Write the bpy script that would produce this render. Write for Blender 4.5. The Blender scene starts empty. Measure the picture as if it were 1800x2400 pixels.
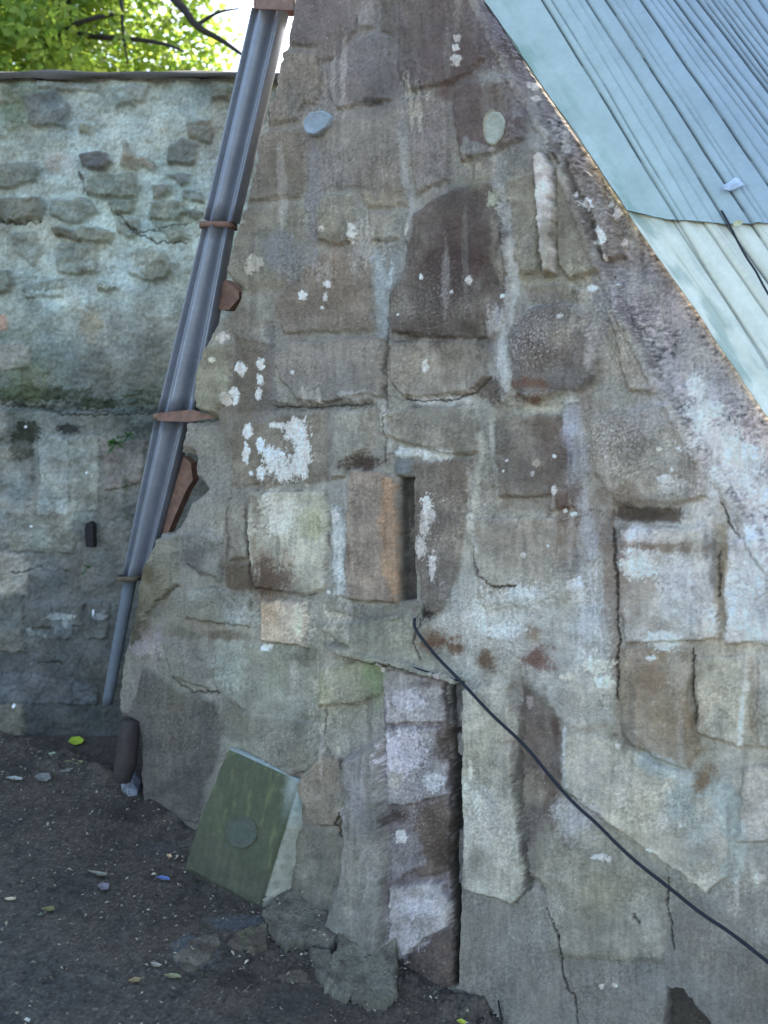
import bpy, math, random
import numpy as np
from mathutils import Vector
random.seed(7); R = math.radians
scn = bpy.context.scene; COL = scn.collection

# ------------------------------------------------------------------ camera, world, sun, exposure
FPX = 1900.0; PITCH = math.atan(250/FPX); CAMH = 1.6
cam_d = bpy.data.cameras.new('camera'); cam = bpy.data.objects.new('camera', cam_d); COL.objects.link(cam)
cam.location = (0, 0, CAMH); cam.rotation_euler = (R(90)-PITCH, 0, 0)
cam_d.sensor_fit = 'VERTICAL'; cam_d.sensor_height = 36; cam_d.sensor_width = 27; cam_d.lens = 36*FPX/2400
cam_d.clip_start = .05; cam_d.clip_end = 2000
cam_d.dof.use_dof = True; cam_d.dof.focus_distance = 2.6; cam_d.dof.aperture_fstop = 2.4
scn.camera = cam
SUN_EL, SUN_AZ = 42.0, 30.0          # azimuth clockwise from +Y
w = bpy.data.worlds.new('World'); scn.world = w; w.use_nodes = True
nt = w.node_tree; bg = nt.nodes['Background']; sky = nt.nodes.new('ShaderNodeTexSky')
sky.sky_type = 'NISHITA'; sky.sun_disc = False; sky.sun_elevation = R(SUN_EL); sky.sun_rotation = R(SUN_AZ)
sky.dust_density = 2.2; sky.air_density = 1.0; sky.ozone_density = 1.0
nt.links.new(sky.outputs[0], bg.inputs[0]); bg.inputs[1].default_value = .15
sd = bpy.data.lights.new('sun', 'SUN'); sd.energy = 4.0; sd.angle = R(.5); sd.color = (1, .95, .86)
so = bpy.data.objects.new('sun', sd); COL.objects.link(so)
sdir = Vector((math.sin(R(SUN_AZ))*math.cos(R(SUN_EL)), math.cos(R(SUN_AZ))*math.cos(R(SUN_EL)), math.sin(R(SUN_EL))))
so.rotation_euler = sdir.to_track_quat('Z', 'Y').to_euler()
scn.view_settings.view_transform = 'Standard'; scn.view_settings.look = 'None'
scn.view_settings.gamma = 1; scn.view_settings.exposure = 2.15

# ------------------------------------------------------------------ frames
CP, SP = math.cos(PITCH), math.sin(PITCH)
def ray(px, py):
    cx = (px-900)/FPX; cy = (1200-py)/FPX
    return Vector((cx, CP+cy*SP, -SP+cy*CP))
def to_px(X, Y, Z):
    Z = Z-CAMH
    d = Y*CP-Z*SP; up = Y*SP+Z*CP
    return 900+FPX*X/d, 1200-FPX*up/d
WA = R(35); BAT = R(4)
PA = Vector((-1.17, 3.3, 0))
U = Vector((math.cos(WA), -math.sin(WA), 0)); NH = Vector((-math.sin(WA), -math.cos(WA), 0))
V = Vector((0, 0, math.cos(BAT)))-NH*math.sin(BAT); N = NH*math.cos(BAT)+Vector((0, 0, math.sin(BAT)))
def onplane(px, py, P0, n):
    d = ray(px, py); o = Vector((0, 0, CAMH))
    return o+d*((P0-o).dot(n)/d.dot(n))
def wallpt(px, py, off=0):
    return onplane(px, py, PA+N*off, N)
FY = 3.80
def farpt(px, py, y=FY):
    return onplane(px, py, Vector((0, y, 0)), Vector((0, -1, 0)))
_a = wallpt(270, 1835)
def gz(x, y):
    return _a.z-.135*(np.clip(x, -1.15, 1.6)-_a.x)+.05*(np.clip(y, .3, 3.4)-_a.y)
def gpt(px, py, off=0):
    z = 0.0
    for _ in range(12):
        p = onplane(px, py, Vector((0, 0, z+off)), Vector((0, 0, 1))); z = float(gz(p.x, p.y))
    return p

# ------------------------------------------------------------------ noise
rng = np.random.default_rng(5)
PERM = rng.permutation(512).astype(np.int32); GA = rng.uniform(0, 2*np.pi, 512)
GX, GY = np.cos(GA).astype(np.float32), np.sin(GA).astype(np.float32)
def pn(x, y, s=0):
    x = np.asarray(x, np.float32); y = np.asarray(y, np.float32)
    xi = np.floor(x).astype(np.int32); yi = np.floor(y).astype(np.int32)
    fx = x-xi; fy = y-yi
    ux = fx*fx*fx*(fx*(fx*6-15)+10); uy = fy*fy*fy*(fy*(fy*6-15)+10)
    def g(a, b):
        h = PERM[(PERM[(xi+a+s*17) & 511]+yi+b) & 511]
        return GX[h]*(fx-a)+GY[h]*(fy-b)
    n0 = g(0, 0)*(1-ux)+g(1, 0)*ux; n1 = g(0, 1)*(1-ux)+g(1, 1)*ux
    return (n0*(1-uy)+n1*uy)*1.5
def fbm(x, y, s=0, o=4, gain=.5):
    t = 0; a = 1; tot = 0
    for i in range(o):
        an = .9*i+.35; ca, sa = math.cos(an)*2.03**i, math.sin(an)*2.03**i
        t = t+a*pn(x*ca-y*sa+i*7.3, x*sa+y*ca+i*3.1, s+i); tot += a; a *= gain
    return t/tot
def ss(a, b, x):
    t = np.clip((x-a)/(b-a), 0, 1); return t*t*(3-2*t)
def lin(c):
    c = np.asarray(c, float)/255
    return np.where(c <= .04045, c/12.92, ((c+.055)/1.055)**2.4)
def sat(c, k):
    m = (c*np.array([.3, .6, .1])).sum(1)[:, None]; return m+(c-m)*k
def poly_sdf(x, y, P):
    d = np.full(x.shape, 1e18, np.float32); ins = np.zeros(x.shape, bool); n = len(P)
    for i in range(n):
        ax, ay = P[i]; bx, by = P[(i+1) % n]
        ex, ey = bx-ax, by-ay; L = ex*ex+ey*ey+1e-9
        t = np.clip(((x-ax)*ex+(y-ay)*ey)/L, 0, 1)
        d = np.minimum(d, (x-ax-t*ex)**2+(y-ay-t*ey)**2)
        if ay != by:
            c = ((ay > y) != (by > y)) & (x < (bx-ax)*(y-ay)/(by-ay)+ax); ins ^= c
    return np.where(ins, 1, -1)*np.sqrt(d)
def line_dist(x, y, P):
    d = np.full(x.shape, 1e18, np.float32)
    for i in range(len(P)-1):
        ax, ay = P[i]; bx, by = P[i+1]; ex, ey = bx-ax, by-ay; L = ex*ex+ey*ey+1e-9
        t = np.clip(((x-ax)*ex+(y-ay)*ey)/L, 0, 1)
        d = np.minimum(d, (x-ax-t*ex)**2+(y-ay-t*ey)**2)
    return np.sqrt(d)

class Field:
    """relief + colour of a wall, laid out in the wall's own traced drawing coordinates"""
    def __init__(s, x, y, gain=1.0, warp=5, seed=0):
        s.x0, s.y0 = x, y; s.gain = gain
        s.x = (x+warp*fbm(x/55, y/55, seed+1, 3)*2+1.6*pn(x/7, y/7, seed+9)).astype(np.float32)
        s.y = (y+warp*fbm(x/55, y/55, seed+5, 3)*2+1.6*pn(x/7, y/7, seed+12)).astype(np.float32)
        s.h = np.zeros(x.shape, np.float32); s.c = np.zeros((x.size, 3), np.float32); s.k = 0
        s.grain = fbm(x/9, y/9, seed+20, 3)
        s.mott = fbm(x/45, y/45, seed+25, 4)
        s.fine = fbm(x/7.3+.3*y/7.3, y/8.1, seed+27, 4, .75)
        s.strk = fbm(x/13, y/95, seed+29, 3, .7)
    def base(s, pts, sig=95):
        W = np.full(s.x.shape, 1e-9); C = np.zeros((s.x.size, 3))
        for px, py, c in pts:
            ww = np.exp(-((s.x-px)**2+(s.y-py)**2)/(2*sig*sig))+1e-4*np.exp(-np.sqrt((s.x-px)**2+(s.y-py)**2)/300)
            W += ww; C += ww[:, None]*lin(c)
        s.c[:] = C/W[:, None]*s.gain
    def sel(s, P, m):
        X = [p[0] for p in P]; Y = [p[1] for p in P]
        return np.nonzero((s.x > min(X)-m) & (s.x < max(X)+m) & (s.y > min(Y)-m) & (s.y < max(Y)+m))[0]
    def block(s, P, c, h=.012, a=.85, soft=8, edge=0, var=1.0, tilt=1, rnd=True, raw=False):
        s.k += 1; r = random.Random(s.k*13); i = s.sel(P, 40)
        if i.size == 0: return
        x, y = (s.x0[i]+2.5*pn(s.x0[i]/33, s.y0[i]/33, 5), s.y0[i]) if raw else (s.x[i], s.y[i])
        d = poly_sdf(x, y, P)
        if rnd: d = d+3.0*pn(x/22, y/22, s.k)+1.5*s.grain[i]
        wc = (ss(-4, 7, d+5*s.fine[i]+6*s.mott[i]) if not raw else ss(-2, 3, d))*a; wh = ss(-soft*.6, soft, d)
        cx = sum(p[0] for p in P)/len(P); cy = sum(p[1] for p in P)/len(P)
        hh = h+tilt*((x-cx)*r.uniform(-1, 1)+(y-cy)*r.uniform(-1, 1))*.00003
        s.h[i] = s.h[i]*(1-wh)+hh*wh
        s.c[i] = s.c[i]*(1-wc[:, None])+(lin(c)*s.gain)*wc[:, None]*(1+var*(.22*s.mott[i]+.10*pn(x/60, y/18, s.k+3)))[:, None]
        if edge:
            e = np.exp(-(d/2.0)**2)*ss(.0, .5, pn(x/40, y/40, s.k+7))*edge
            s.c[i] *= (1-.6*e)[:, None]; s.h[i] -= .006*e
    def stroke(s, P, wd, c=None, a=1, h=0, jag=1.0, taper=False, soft=1.6):
        s.k += 1; i = s.sel(P, wd*3+8)
        if i.size == 0: return
        x, y = s.x[i], s.y[i]
        d = line_dist(x+jag*2*pn(x/13, y/13, s.k), y+jag*2*pn(x/13, y/13, s.k+4), P)
        ww = wd*(1+.5*pn(x/30, y/30, s.k+2))
        m = 1-ss(ww*.5, ww*.5+soft, d+soft*1.2*s.fine[i])
        if c is not None: s.c[i] = s.c[i]*(1-a*m[:, None])+lin(c)*s.gain*a*m[:, None]
        s.h[i] += h*m
    def soft(s, cx, cy, rx, ry, c, a=.5, st=0, dith=1.0):
        """soft-edged discolouration, speckled at its fringe"""
        s.k += 1; i = s.sel([(cx-rx*2, cy-ry*2), (cx+rx*2, cy+ry*2)], 2)
        if i.size == 0: return
        x, y = s.x0[i], s.y0[i]
        q = 1.0-np.sqrt(((x-cx)/rx)**2+((y-cy)/ry)**2)+1.1*fbm(x/38, y/38, s.k, 4)+.9*dith*s.fine[i]+st*1.6*s.strk[i]
        m = ss(-.45, .75, q)*a; s.c[i] = s.c[i]*(1-m[:, None])+lin(c)*s.gain*m[:, None]
    def blob(s, cx, cy, rx, ry, c, a=1, h=0, fl=.5, hard=.15, sc=10, fx=1, fy=1):
        """flaked / stained patch whose outline is broken by noise"""
        s.k += 1; i = s.sel([(cx-rx*1.6, cy-ry*1.6), (cx+rx*1.6, cy+ry*1.6)], 2)
        if i.size == 0: return
        x, y = s.x0[i], s.y0[i]
        q = 1-np.sqrt(((x-cx)/rx)**2+((y-cy)/ry)**2)+fl*2*(fbm(x/sc*fx+.37*y/sc, y/sc*fy-.2*x/sc, s.k, 5, .72)+.35*fbm(x/(sc*3), y/(sc*3), s.k+5, 2))
        m = ss(-.02, hard, q+.25*s.fine[i]*(hard > .2))
        s.c[i] = s.c[i]*(1-a*m[:, None])+lin(c)*s.gain*a*m[:, None]
        s.h[i] += h*m

def C(ox, oy, L, k=700/1659):
    return [(ox+a*k, oy+b*k) for a, b in L]

# ------------------------------------------------------------------ materials
def mat(name, col=(.5, .5, .5), rough=.8, metal=0, attr=None, noise=(0, 0, 0), bump=(0, 0), spec=.3, extra=None, coat=0):
    m = bpy.data.materials.new(name); m.use_nodes = True; t = m.node_tree; b = t.nodes['Principled BSDF']
    b.inputs['Roughness'].default_value = rough; b.inputs['Metallic'].default_value = metal
    b.inputs['Specular IOR Level'].default_value = spec
    tc = t.nodes.new('ShaderNodeTexCoord')
    if attr:
        s = t.nodes.new('ShaderNodeAttribute'); s.attribute_name = attr; src = s.outputs['Color']
    else:
        s = t.nodes.new('ShaderNodeRGB'); s.outputs[0].default_value = (*col, 1); src = s.outputs[0]
    if noise[1]:
        last = src
        for sc, am in ((noise[0], noise[1]), (noise[0]*5.3, noise[1]*.7)):
            n = t.nodes.new('ShaderNodeTexNoise'); n.inputs['Scale'].default_value = sc; n.inputs['Detail'].default_value = 6
            n.inputs['Roughness'].default_value = .65
            t.links.new(tc.outputs['Object'], n.inputs['Vector'])
            r = t.nodes.new('ShaderNodeMapRange'); r.inputs[1].default_value = .3; r.inputs[2].default_value = .7
            r.inputs[3].default_value = 1-am; r.inputs[4].default_value = 1+am
            t.links.new(n.outputs[0], r.inputs[0])
            v = t.nodes.new('ShaderNodeVectorMath'); v.operation = 'SCALE'
            t.links.new(last, v.inputs[0]); t.links.new(r.outputs[0], v.inputs['Scale']); last = v.outputs[0]
        src = last
    t.links.new(src, b.inputs['Base Color'])
    if bump[1]:
        n = t.nodes.new('ShaderNodeTexNoise'); n.inputs['Scale'].default_value = bump[0]; n.inputs['Detail'].default_value = 8
        n.inputs['Roughness'].default_value = .7
        t.links.new(tc.outputs['Object'], n.inputs['Vector'])
        bp = t.nodes.new('ShaderNodeBump'); bp.inputs['Strength'].default_value = 1; bp.inputs['Distance'].default_value = bump[1]
        t.links.new(n.outputs[0], bp.inputs['Height']); t.links.new(bp.outputs[0], b.inputs['Normal'])
    return m
def leaf_mat(name, col, trans):
    m = bpy.data.materials.new(name); m.use_nodes = True; t = m.node_tree; b = t.nodes['Principled BSDF']; out = t.nodes['Material Output']
    oi = t.nodes.new('ShaderNodeAttribute'); oi.attribute_name = 'Col'
    mx = t.nodes.new('ShaderNodeMix'); mx.data_type = 'RGBA'; mx.blend_type = 'MULTIPLY'; mx.inputs[0].default_value = 1
    mx.inputs[6].default_value = (*col, 1); t.links.new(oi.outputs['Color'], mx.inputs[7]); t.links.new(mx.outputs[2], b.inputs['Base Color'])
    b.inputs['Roughness'].default_value = .55
    tr = t.nodes.new('ShaderNodeBsdfTranslucent')
    m2 = t.nodes.new('ShaderNodeMix'); m2.data_type = 'RGBA'; m2.blend_type = 'MULTIPLY'; m2.inputs[0].default_value = 1
    m2.inputs[6].default_value = (*trans, 1); t.links.new(oi.outputs['Color'], m2.inputs[7]); t.links.new(m2.outputs[2], tr.inputs[0])
    ms = t.nodes.new('ShaderNodeMixShader'); ms.inputs[0].default_value = .5
    t.links.new(b.outputs[0], ms.inputs[1]); t.links.new(tr.outputs[0], ms.inputs[2]); t.links.new(ms.outputs[0], out.inputs[0])
    return m
M_WALL = mat('weathered_masonry', attr='Col', rough=.92, noise=(70, .17), bump=(150, .009), spec=.2)
M_FAR = mat('rubble_masonry', attr='Col', rough=.95, noise=(40, .15), bump=(120, .006), spec=.1)
M_GROUND = mat('dirty_asphalt', attr='Col', rough=.75, noise=(90, .35), bump=(220, .006), spec=.3)
M_PIPE = mat('grey_painted_metal', (.23, .24, .262), rough=.42, metal=.35, noise=(9, .12), bump=(60, .0006), spec=.5)
M_PIPE2 = mat('dull_grey_plastic', (.13, .145, .16), rough=.5, noise=(12, .15), spec=.4)
M_RUST = mat('rusty_orange_metal', (.22, .12, .08), rough=.7, noise=(25, .3), bump=(80, .002))
M_COLLAR = mat('rusty_brown_collar', (.12, .09, .055), rough=.7, noise=(40, .4), bump=(80, .002))
M_BROWN = mat('brown_clay_pipe', (.045, .035, .03), rough=.7, noise=(30, .25), bump=(80, .002))
M_CABLE = mat('black_rubber', (.012, .014, .02), rough=.5, noise=(30, .2))
M_SLAB = mat('mossy_slab', attr='Col', rough=.8, noise=(40, .15), bump=(150, .003), spec=.25)
M_STONE = mat('pale_stone', attr='Col', rough=.9, noise=(40, .2), bump=(90, .006))
M_BARK = mat('dark_bark', (.035, .03, .025), rough=.9, noise=(20, .3), bump=(40, .02))
M_LEAF = leaf_mat('tree_leaf', (.08, .16, .03), (.34, .54, .10))
M_FERN = leaf_mat('weed_leaf', (.07, .20, .05), (.15, .35, .08))
M_FALL = mat('fallen_leaf', attr='Col', rough=.6, noise=(60, .25), bump=(90, .002))
M_HOLE = mat('dark_iron', (.02, .018, .016), rough=.8, noise=(60, .3))

# ------------------------------------------------------------------ object helpers
def tag(o, label=None, cat=None, group=None, kind=None):
    if label: o['label'] = label
    if cat: o['category'] = cat
    if group: o['group'] = group
    if kind: o['kind'] = kind
    return o
def empty(name, loc=(0, 0, 0)):
    o = bpy.data.objects.new(name, None); o.location = loc; o.empty_display_size = .1; COL.objects.link(o); return o
def link(name, me, m, parent=None, smooth=True):
    o = bpy.data.objects.new(name, me); COL.objects.link(o); me.materials.append(m)
    if parent:
        o.parent = parent; o.location = -Vector(parent.location)
    if smooth: me.polygons.foreach_set('use_smooth', np.ones(len(me.polygons), bool))
    return o
def mesh_np(co, quads, col=None):
    me = bpy.data.meshes.new('m'); nq = len(quads); k = quads.shape[1]
    me.vertices.add(len(co)); me.vertices.foreach_set('co', np.asarray(co, np.float32).ravel())
    me.loops.add(nq*k); me.loops.foreach_set('vertex_index', quads.astype(np.int32).ravel())
    me.polygons.add(nq); me.polygons.foreach_set('loop_start', np.arange(0, nq*k, k, dtype=np.int32))
    me.update(calc_edges=True)
    if col is not None:
        a = me.attributes.new('Col', 'FLOAT_COLOR', 'POINT')
        a.data.foreach_set('color', np.concatenate([np.clip(col, .004, .9), np.ones((len(col), 1))], 1).astype(np.float32).ravel())
    return me
def sub_mesh(co, quads, col, fm):
    q = quads[fm]; used = np.unique(q); mp = np.zeros(len(co), np.int64); mp[used] = np.arange(len(used))
    return mesh_np(co[used], mp[q], col[used])
def grid_quads(nu, nv):
    i = np.arange(nu*nv).reshape(nv, nu)
    return np.stack([i[:-1, :-1], i[:-1, 1:], i[1:, 1:], i[1:, :-1]], -1).reshape(-1, 4)
def boundary_edges(q):
    e = np.concatenate([q[:, [0, 1]], q[:, [1, 2]], q[:, [2, 3]], q[:, [3, 0]]])
    key = np.sort(e, 1); K = key[:, 0].astype(np.int64)*10**8+key[:, 1]
    u, idx, cnt = np.unique(K, return_index=True, return_counts=True)
    return e[idx[cnt == 1]]
def mesh_py(verts, faces, col=None):
    me = bpy.data.meshes.new('m'); me.from_pydata([tuple(v) for v in verts], [], faces); me.update()
    if col is not None:
        a = me.attributes.new('Col', 'FLOAT_COLOR', 'POINT')
        for i, c in enumerate(col): a.data[i].color = (*c, 1)
    return me
def tube(pts, rad, seg=10):
    pts = [Vector(p) for p in pts]; vs = []; fs = []
    for i, p in enumerate(pts):
        d = (pts[min(i+1, len(pts)-1)]-pts[max(i-1, 0)]).normalized()
        a = d.orthogonal() if i == 0 else (prev-d*prev.dot(d)); a.normalize(); prev = a; b = d.cross(a)
        r = rad[i] if isinstance(rad, (list, tuple)) else rad
        for k in range(seg):
            t = 2*math.pi*k/seg; vs.append(p+(a*math.cos(t)+b*math.sin(t))*r)
    for i in range(len(pts)-1):
        for k in range(seg):
            fs.append((i*seg+k, i*seg+(k+1) % seg, (i+1)*seg+(k+1) % seg, (i+1)*seg+k))
    fs.append(tuple(range(seg))[::-1]); fs.append(tuple((len(pts)-1)*seg+k for k in range(seg)))
    return vs, fs
def spline(P, n=8):
    P = [Vector(p) for p in P]; Q = [P[0]]+P+[P[-1]]; out = []
    for i in range(len(P)-1):
        a, b, c, d = Q[i:i+4]
        for k in range(n):
            t = k/n; out.append(.5*((2*b)+(c-a)*t+(2*a-5*b+4*c-d)*t*t+(3*b-a-3*c+d)*t**3))
    out.append(P[-1]); return out
# ================================================================== MAIN STONE WALL
LEFT = [(780, -900), (720, -300), (681, 0), (676, 60), (655, 130), (638, 225), (612, 265), (618, 300), (600, 330), (598, 380), (580, 440), (565, 490), (548, 540), (530, 600),
        (522, 640), (560, 682), (540, 720), (502, 752), (478, 798), (464, 840), (454, 870), (451, 959), (502, 985), (428, 992),
        (413, 1060), (447, 1064), (447, 1117), (472, 1136), (478, 1148), (439, 1180), (413, 1229), (397, 1250), (367, 1254),
        (352, 1290), (333, 1320), (324, 1365), (310, 1411), (291, 1495), (278, 1559), (268, 1640), (272, 1682), (312, 1694),
        (324, 1730), (322, 1830), (330, 1900), (330, 2600)]
RAKE = [(1800, 975), (1640, 735), (1530, 580), (1400, 385), (1260, 185), (1135, 0)]
OUTL = LEFT+[(3600, 2900), (3600, 3600), (3300, 3050), (2600, 2130)]+RAKE+[(870, -420), (850, -900)]
OUTL = LEFT+[(3600, 2900), (3600, 2500), (2600, 2130)]+RAKE+[(1040, -160), (960, -900)]
def axis(a, b, d, lo, hi, dc):
    return np.concatenate([np.arange(lo, a, dc), np.arange(a, b, d), np.arange(b, hi, dc)])
su = axis(-.05, 2.62, .0026, -.4, 3.4, .02); tv = axis(-.5, 3.1, .0026, -.7, 3.7, .02)
S_, T_ = np.meshgrid(su, tv); S_ = S_.ravel(); T_ = T_.ravel()
WX = PA.x+U.x*S_+V.x*T_; WY = PA.y+U.y*S_+V.y*T_; WZ = PA.z+U.z*S_+V.z*T_
px, py = to_px(WX, WY, WZ); behind = (WY*CP-(WZ-CAMH)*SP) < .25
px = np.where(behind, 5000, px); py = np.where(behind, 5000, py)
F = Field(px, py, gain=1.55, warp=4, seed=3)
BASE = [(700,60,(112,104,98)),(850,150,(115,108,105)),(1050,100,(105,95,95)),(1200,80,(108,102,108)),(600,350,(115,106,95)),(900,300,(118,112,106)),(1150,330,(108,95,88)),
(1250,300,(115,112,112)),(1380,350,(105,100,105)),(620,560,(118,115,102)),(720,500,(115,112,100)),(850,600,(112,110,102)),(1050,420,(120,118,108)),(1230,500,(122,120,105)),
(1450,600,(112,108,110)),(1200,680,(125,125,110)),(1600,800,(125,122,125)),(480,780,(120,118,105)),(700,800,(108,105,95)),(920,900,(112,108,98)),(1180,850,(140,143,138)),
(1350,850,(125,120,108)),(1500,1000,(125,122,112)),(1700,1050,(150,150,155)),(560,1000,(105,98,85)),(780,1000,(120,118,108)),(1100,1000,(108,104,92)),(450,1250,(110,112,105)),
(560,1250,(108,102,90)),(800,1200,(130,132,128)),(1050,1200,(120,115,103)),(1400,1150,(128,124,118)),(1750,1250,(165,168,172)),(330,1450,(88,86,68)),(450,1450,(110,108,98)),
(720,1400,(118,116,105)),(900,1450,(114,114,104)),(1150,1450,(148,153,150)),(1350,1450,(145,145,140)),(1550,1400,(140,136,125)),(380,1600,(100,100,95)),(600,1600,(118,122,110)),
(800,1600,(120,124,102)),(1100,1550,(125,130,117)),(1250,1550,(122,110,100)),(1450,1700,(135,130,112)),(1700,1600,(148,143,125)),(350,1750,(84,83,79)),(600,1750,(110,110,100)),
(750,1900,(105,103,92)),(880,1900,(115,116,112)),(1000,1800,(125,122,130)),(1150,1900,(138,140,130)),(1300,1900,(110,102,96)),(1500,1900,(145,145,130)),(1650,1950,(132,140,132)),
(1760,1900,(148,145,136)),(1750,2080,(124,124,116)),(700,2150,(82,86,81)),(850,2200,(92,95,90)),(860,2330,(80,86,82)),(1150,2200,(102,102,97)),(1400,2100,(118,118,106)),(1400,2300,(98,98,97)),(1100,2330,(96,95,92)),(1550,2330,(96,96,94)),
(1650,2250,(102,102,98)),(1750,2350,(88,87,84)),(450,1850,(78,77,73))]
F.base(BASE)  # lower tones hold part of the shade at the wall foot, besides grey cement
F.c = F.c*.76+lin((148,150,143))*F.gain*.24
OW = [];  # generic coursed blocks above and right of the part seen
rr = random.Random(3)
for (x0, x1, y0, y1) in ((700, 1000, -900, -30), (1830, 3400, 1100, 2500)):
    y = y0
    while y < y1:
        hh = rr.uniform(110, 190); x = x0
        while x < x1:
            ww = rr.uniform(110, 260); g = rr.randint(98, 140)
            F.block([(x+8, y+8), (x+ww-8, y+10), (x+ww-10, y+hh-8), (x+8, y+hh-6)], (g, g-5, g-14)); x += ww
        y += hh
B = F.block
# --- upper courses
o = (500, 0)
B(C(*o, [(430,-40),(800,-40),(800,170),(700,330),(610,360),(580,260),(420,250)]), (112,102,99), edge=.3)
B(C(*o, [(815,-40),(910,-40),(905,150),(810,165)]), (136,128,122), .014)
B(C(*o, [(925,-40),(1010,-40),(1010,205),(930,180)]), (106,98,86))
B(C(*o, [(390,285),(580,295),(605,400),(595,560),(505,600),(490,670),(300,690),(300,500),(360,350)]), (121,112,99), .016, edge=.5)
B(C(*o, [(640,375),(760,245),(900,175),(985,215),(1005,400),(1005,560),(800,590),(690,615),(640,500)]), (118,112,110), .016, edge=.3)
B(C(*o, [(620,630),(680,645),(1040,570),(1060,720),(1080,900),(1095,1050),(1060,1090),(620,1050),(600,800)]), (121,115,106), .010, soft=18)
B(C(*o, [(250,735),(490,715),(510,1000),(480,1095),(190,1120),(180,980),(220,840)]), (115,107,94), .016, edge=.4)
B(C(*o, [(1085,545),(1295,505),(1318,700),(1308,1000),(1130,1085),(1100,900),(1088,700)]), (121,113,106), .014, edge=.3)
B(C(*o, [(1335,495),(1600,412),(1720,440),(1738,780),(1600,835),(1380,915),(1350,700)]), (104,86,80), .018, edge=.4)
B(C(*o, [(1025,-40),(1420,-40),(1480,200),(1500,330),(1400,435),(1240,485),(1080,505),(1030,400)]), (106,94,92), .014, edge=.3)
B(C(*o, [(575,1140),(640,1085),(740,1065),(785,1100),(800,1330),(720,1370),(585,1340)]), (127,123,103), .02)
B(C(*o, [(865,1180),(1020,1175),(1030,1325),(885,1345)]), (130,126,113), .018)
B(C(*o, [(820,1065),(1075,1045),(1085,1140),(850,1155)]), (128,119,101), .012)
B([(968,500),(1052,446),(1165,418),(1183,485),(1195,600),(1200,700),(1182,778),(1150,798),(1000,793),(918,780),(914,700),(950,620),(960,540)], (94,83,76), .02, soft=10, edge=.6)
B(C(*o, [(150,1160),(500,1130),(540,1400),(490,1600),(90,1620),(50,1500),(100,1300)]), (116,113,97), .012, soft=20)
B([(738,590),(848,588),(880,612),(872,730),(888,775),(662,782),(650,700)], (118,107,92), .014, edge=.3)
# --- middle courses
o = (500, 600)
B(C(*o, [(365,520),(420,485),(740,445),(950,445),(958,795),(880,765),(620,825),(480,800),(385,700),(348,600)]), (121,116,107), .02, edge=.6)
B(C(*o, [(985,482),(1535,465),(1538,670),(1430,765),(1065,795),(992,700)]), (124,118,107), .022, edge=.7)
B(C(*o, [(125,430),(325,480),(325,855),(115,870)]), (101,93,80), .006)
B([(472,812),(545,806),(542,925),(508,970),(452,957),(450,870)], (131,130,108), .02)
B(C(*o, [(335,890),(640,860),(655,1250),(105,1285),(85,1000)]), (113,106,90), .008, edge=.3)
B(C(*o, [(680,865),(895,845),(878,930),(875,1080),(775,1125),(740,1225),(665,1235),(655,1100)]), (127,126,116), .026, soft=8)
B(C(*o, [(925,880),(1100,838),(1440,835),(1486,930),(1478,1075),(1440,1105),(1280,1105),(1065,1035),(925,975)]), (124,119,104), .02, soft=9, edge=.6)
B([(970,1083),(1115,1072),(1088,1190),(1083,1300),(1040,1435),(998,1442),(975,1300)], (107,97,86), .016, edge=.5)
B([(826,1100),(902,1102),(926,1120),(933,1190),(944,1370),(928,1412),(862,1410),(812,1402),(816,1200)], (129,113,97), .026, soft=8, edge=.4)
B([(905,1110),(930,1125),(936,1230),(943,1405),(930,1414),(905,1340),(898,1220)], (146,115,82), .026, soft=5)
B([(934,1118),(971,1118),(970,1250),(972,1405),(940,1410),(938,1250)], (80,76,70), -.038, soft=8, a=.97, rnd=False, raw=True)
B(C(*o, [(1010,1075),(1108,1085),(1108,1225),(1022,1225)]), (100,112,118), .014, soft=6)
B([(592,1152),(765,1148),(773,1200),(768,1383),(730,1393),(597,1378),(586,1250)], (149,148,130), .024, soft=8, edge=.7)
B([(538,1168),(578,1172),(586,1308),(542,1313)], (127,124,114), .014, edge=.7)
B([(778,1184),(805,1188),(814,1230),(812,1400),(785,1395),(778,1300)], (152,162,163), .01, soft=7, a=.7)
B([(528,1320),(590,1320),(596,1378),(560,1384),(530,1375)], (96,84,68), .01)
B(C(1100,0,[(215,1000),(370,960),(385,1150),(400,1500),(300,1540),(262,1450),(220,1200)]), (126,122,106), .014)
B(C(1100,0,[(480,960),(560,840),(660,1150),(735,1500),(570,1570),(500,1490)]), (123,118,100), .022, soft=8, edge=.4)
B(C(1100,0,[(372,880),(420,870),(470,940),(492,1200),(490,1400),(480,1530),(432,1530),(402,1300),(380,1000)]), (176,170,167), .055, soft=7)
B(C(1100,0,[(460,850),(560,835),(690,1000),(800,1300),(840,1400),(740,1440),(650,1130),(540,950)]), (108,98,90), .03, soft=6)
o = (1100, 600)
B(C(*o, [(240,450),(330,295),(480,262),(560,262),(660,330),(730,560),(718,690),(640,740),(420,800),(330,818),(240,740)]), (103,98,94), .03, soft=14)
B(C(*o, [(765,305),(820,245),(1040,640),(1030,755),(900,760),(862,650)]), (140,134,121), .022, soft=7, edge=.4)
B(C(*o, [(160,895),(550,865),(600,1000),(610,1200),(600,1390),(450,1415),(460,1330),(155,1345),(152,1100)]), (112,104,93), .016, edge=.5)
B(C(*o, [(655,900),(1090,810),(1150,885),(1275,1100),(1330,1340),(1200,1380),(820,1380),(690,1200)]), (129,123,112), .022, soft=14)
B(C(*o, [(825,1395),(1180,1400),(1180,1480),(835,1470)]), (94,84,73), -.012, soft=6)
B(C(*o, [(5,1455),(560,1445),(600,1659),(540,1980),(120,2010),(50,1900)]), (135,129,117), .018, edge=.5)
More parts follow.
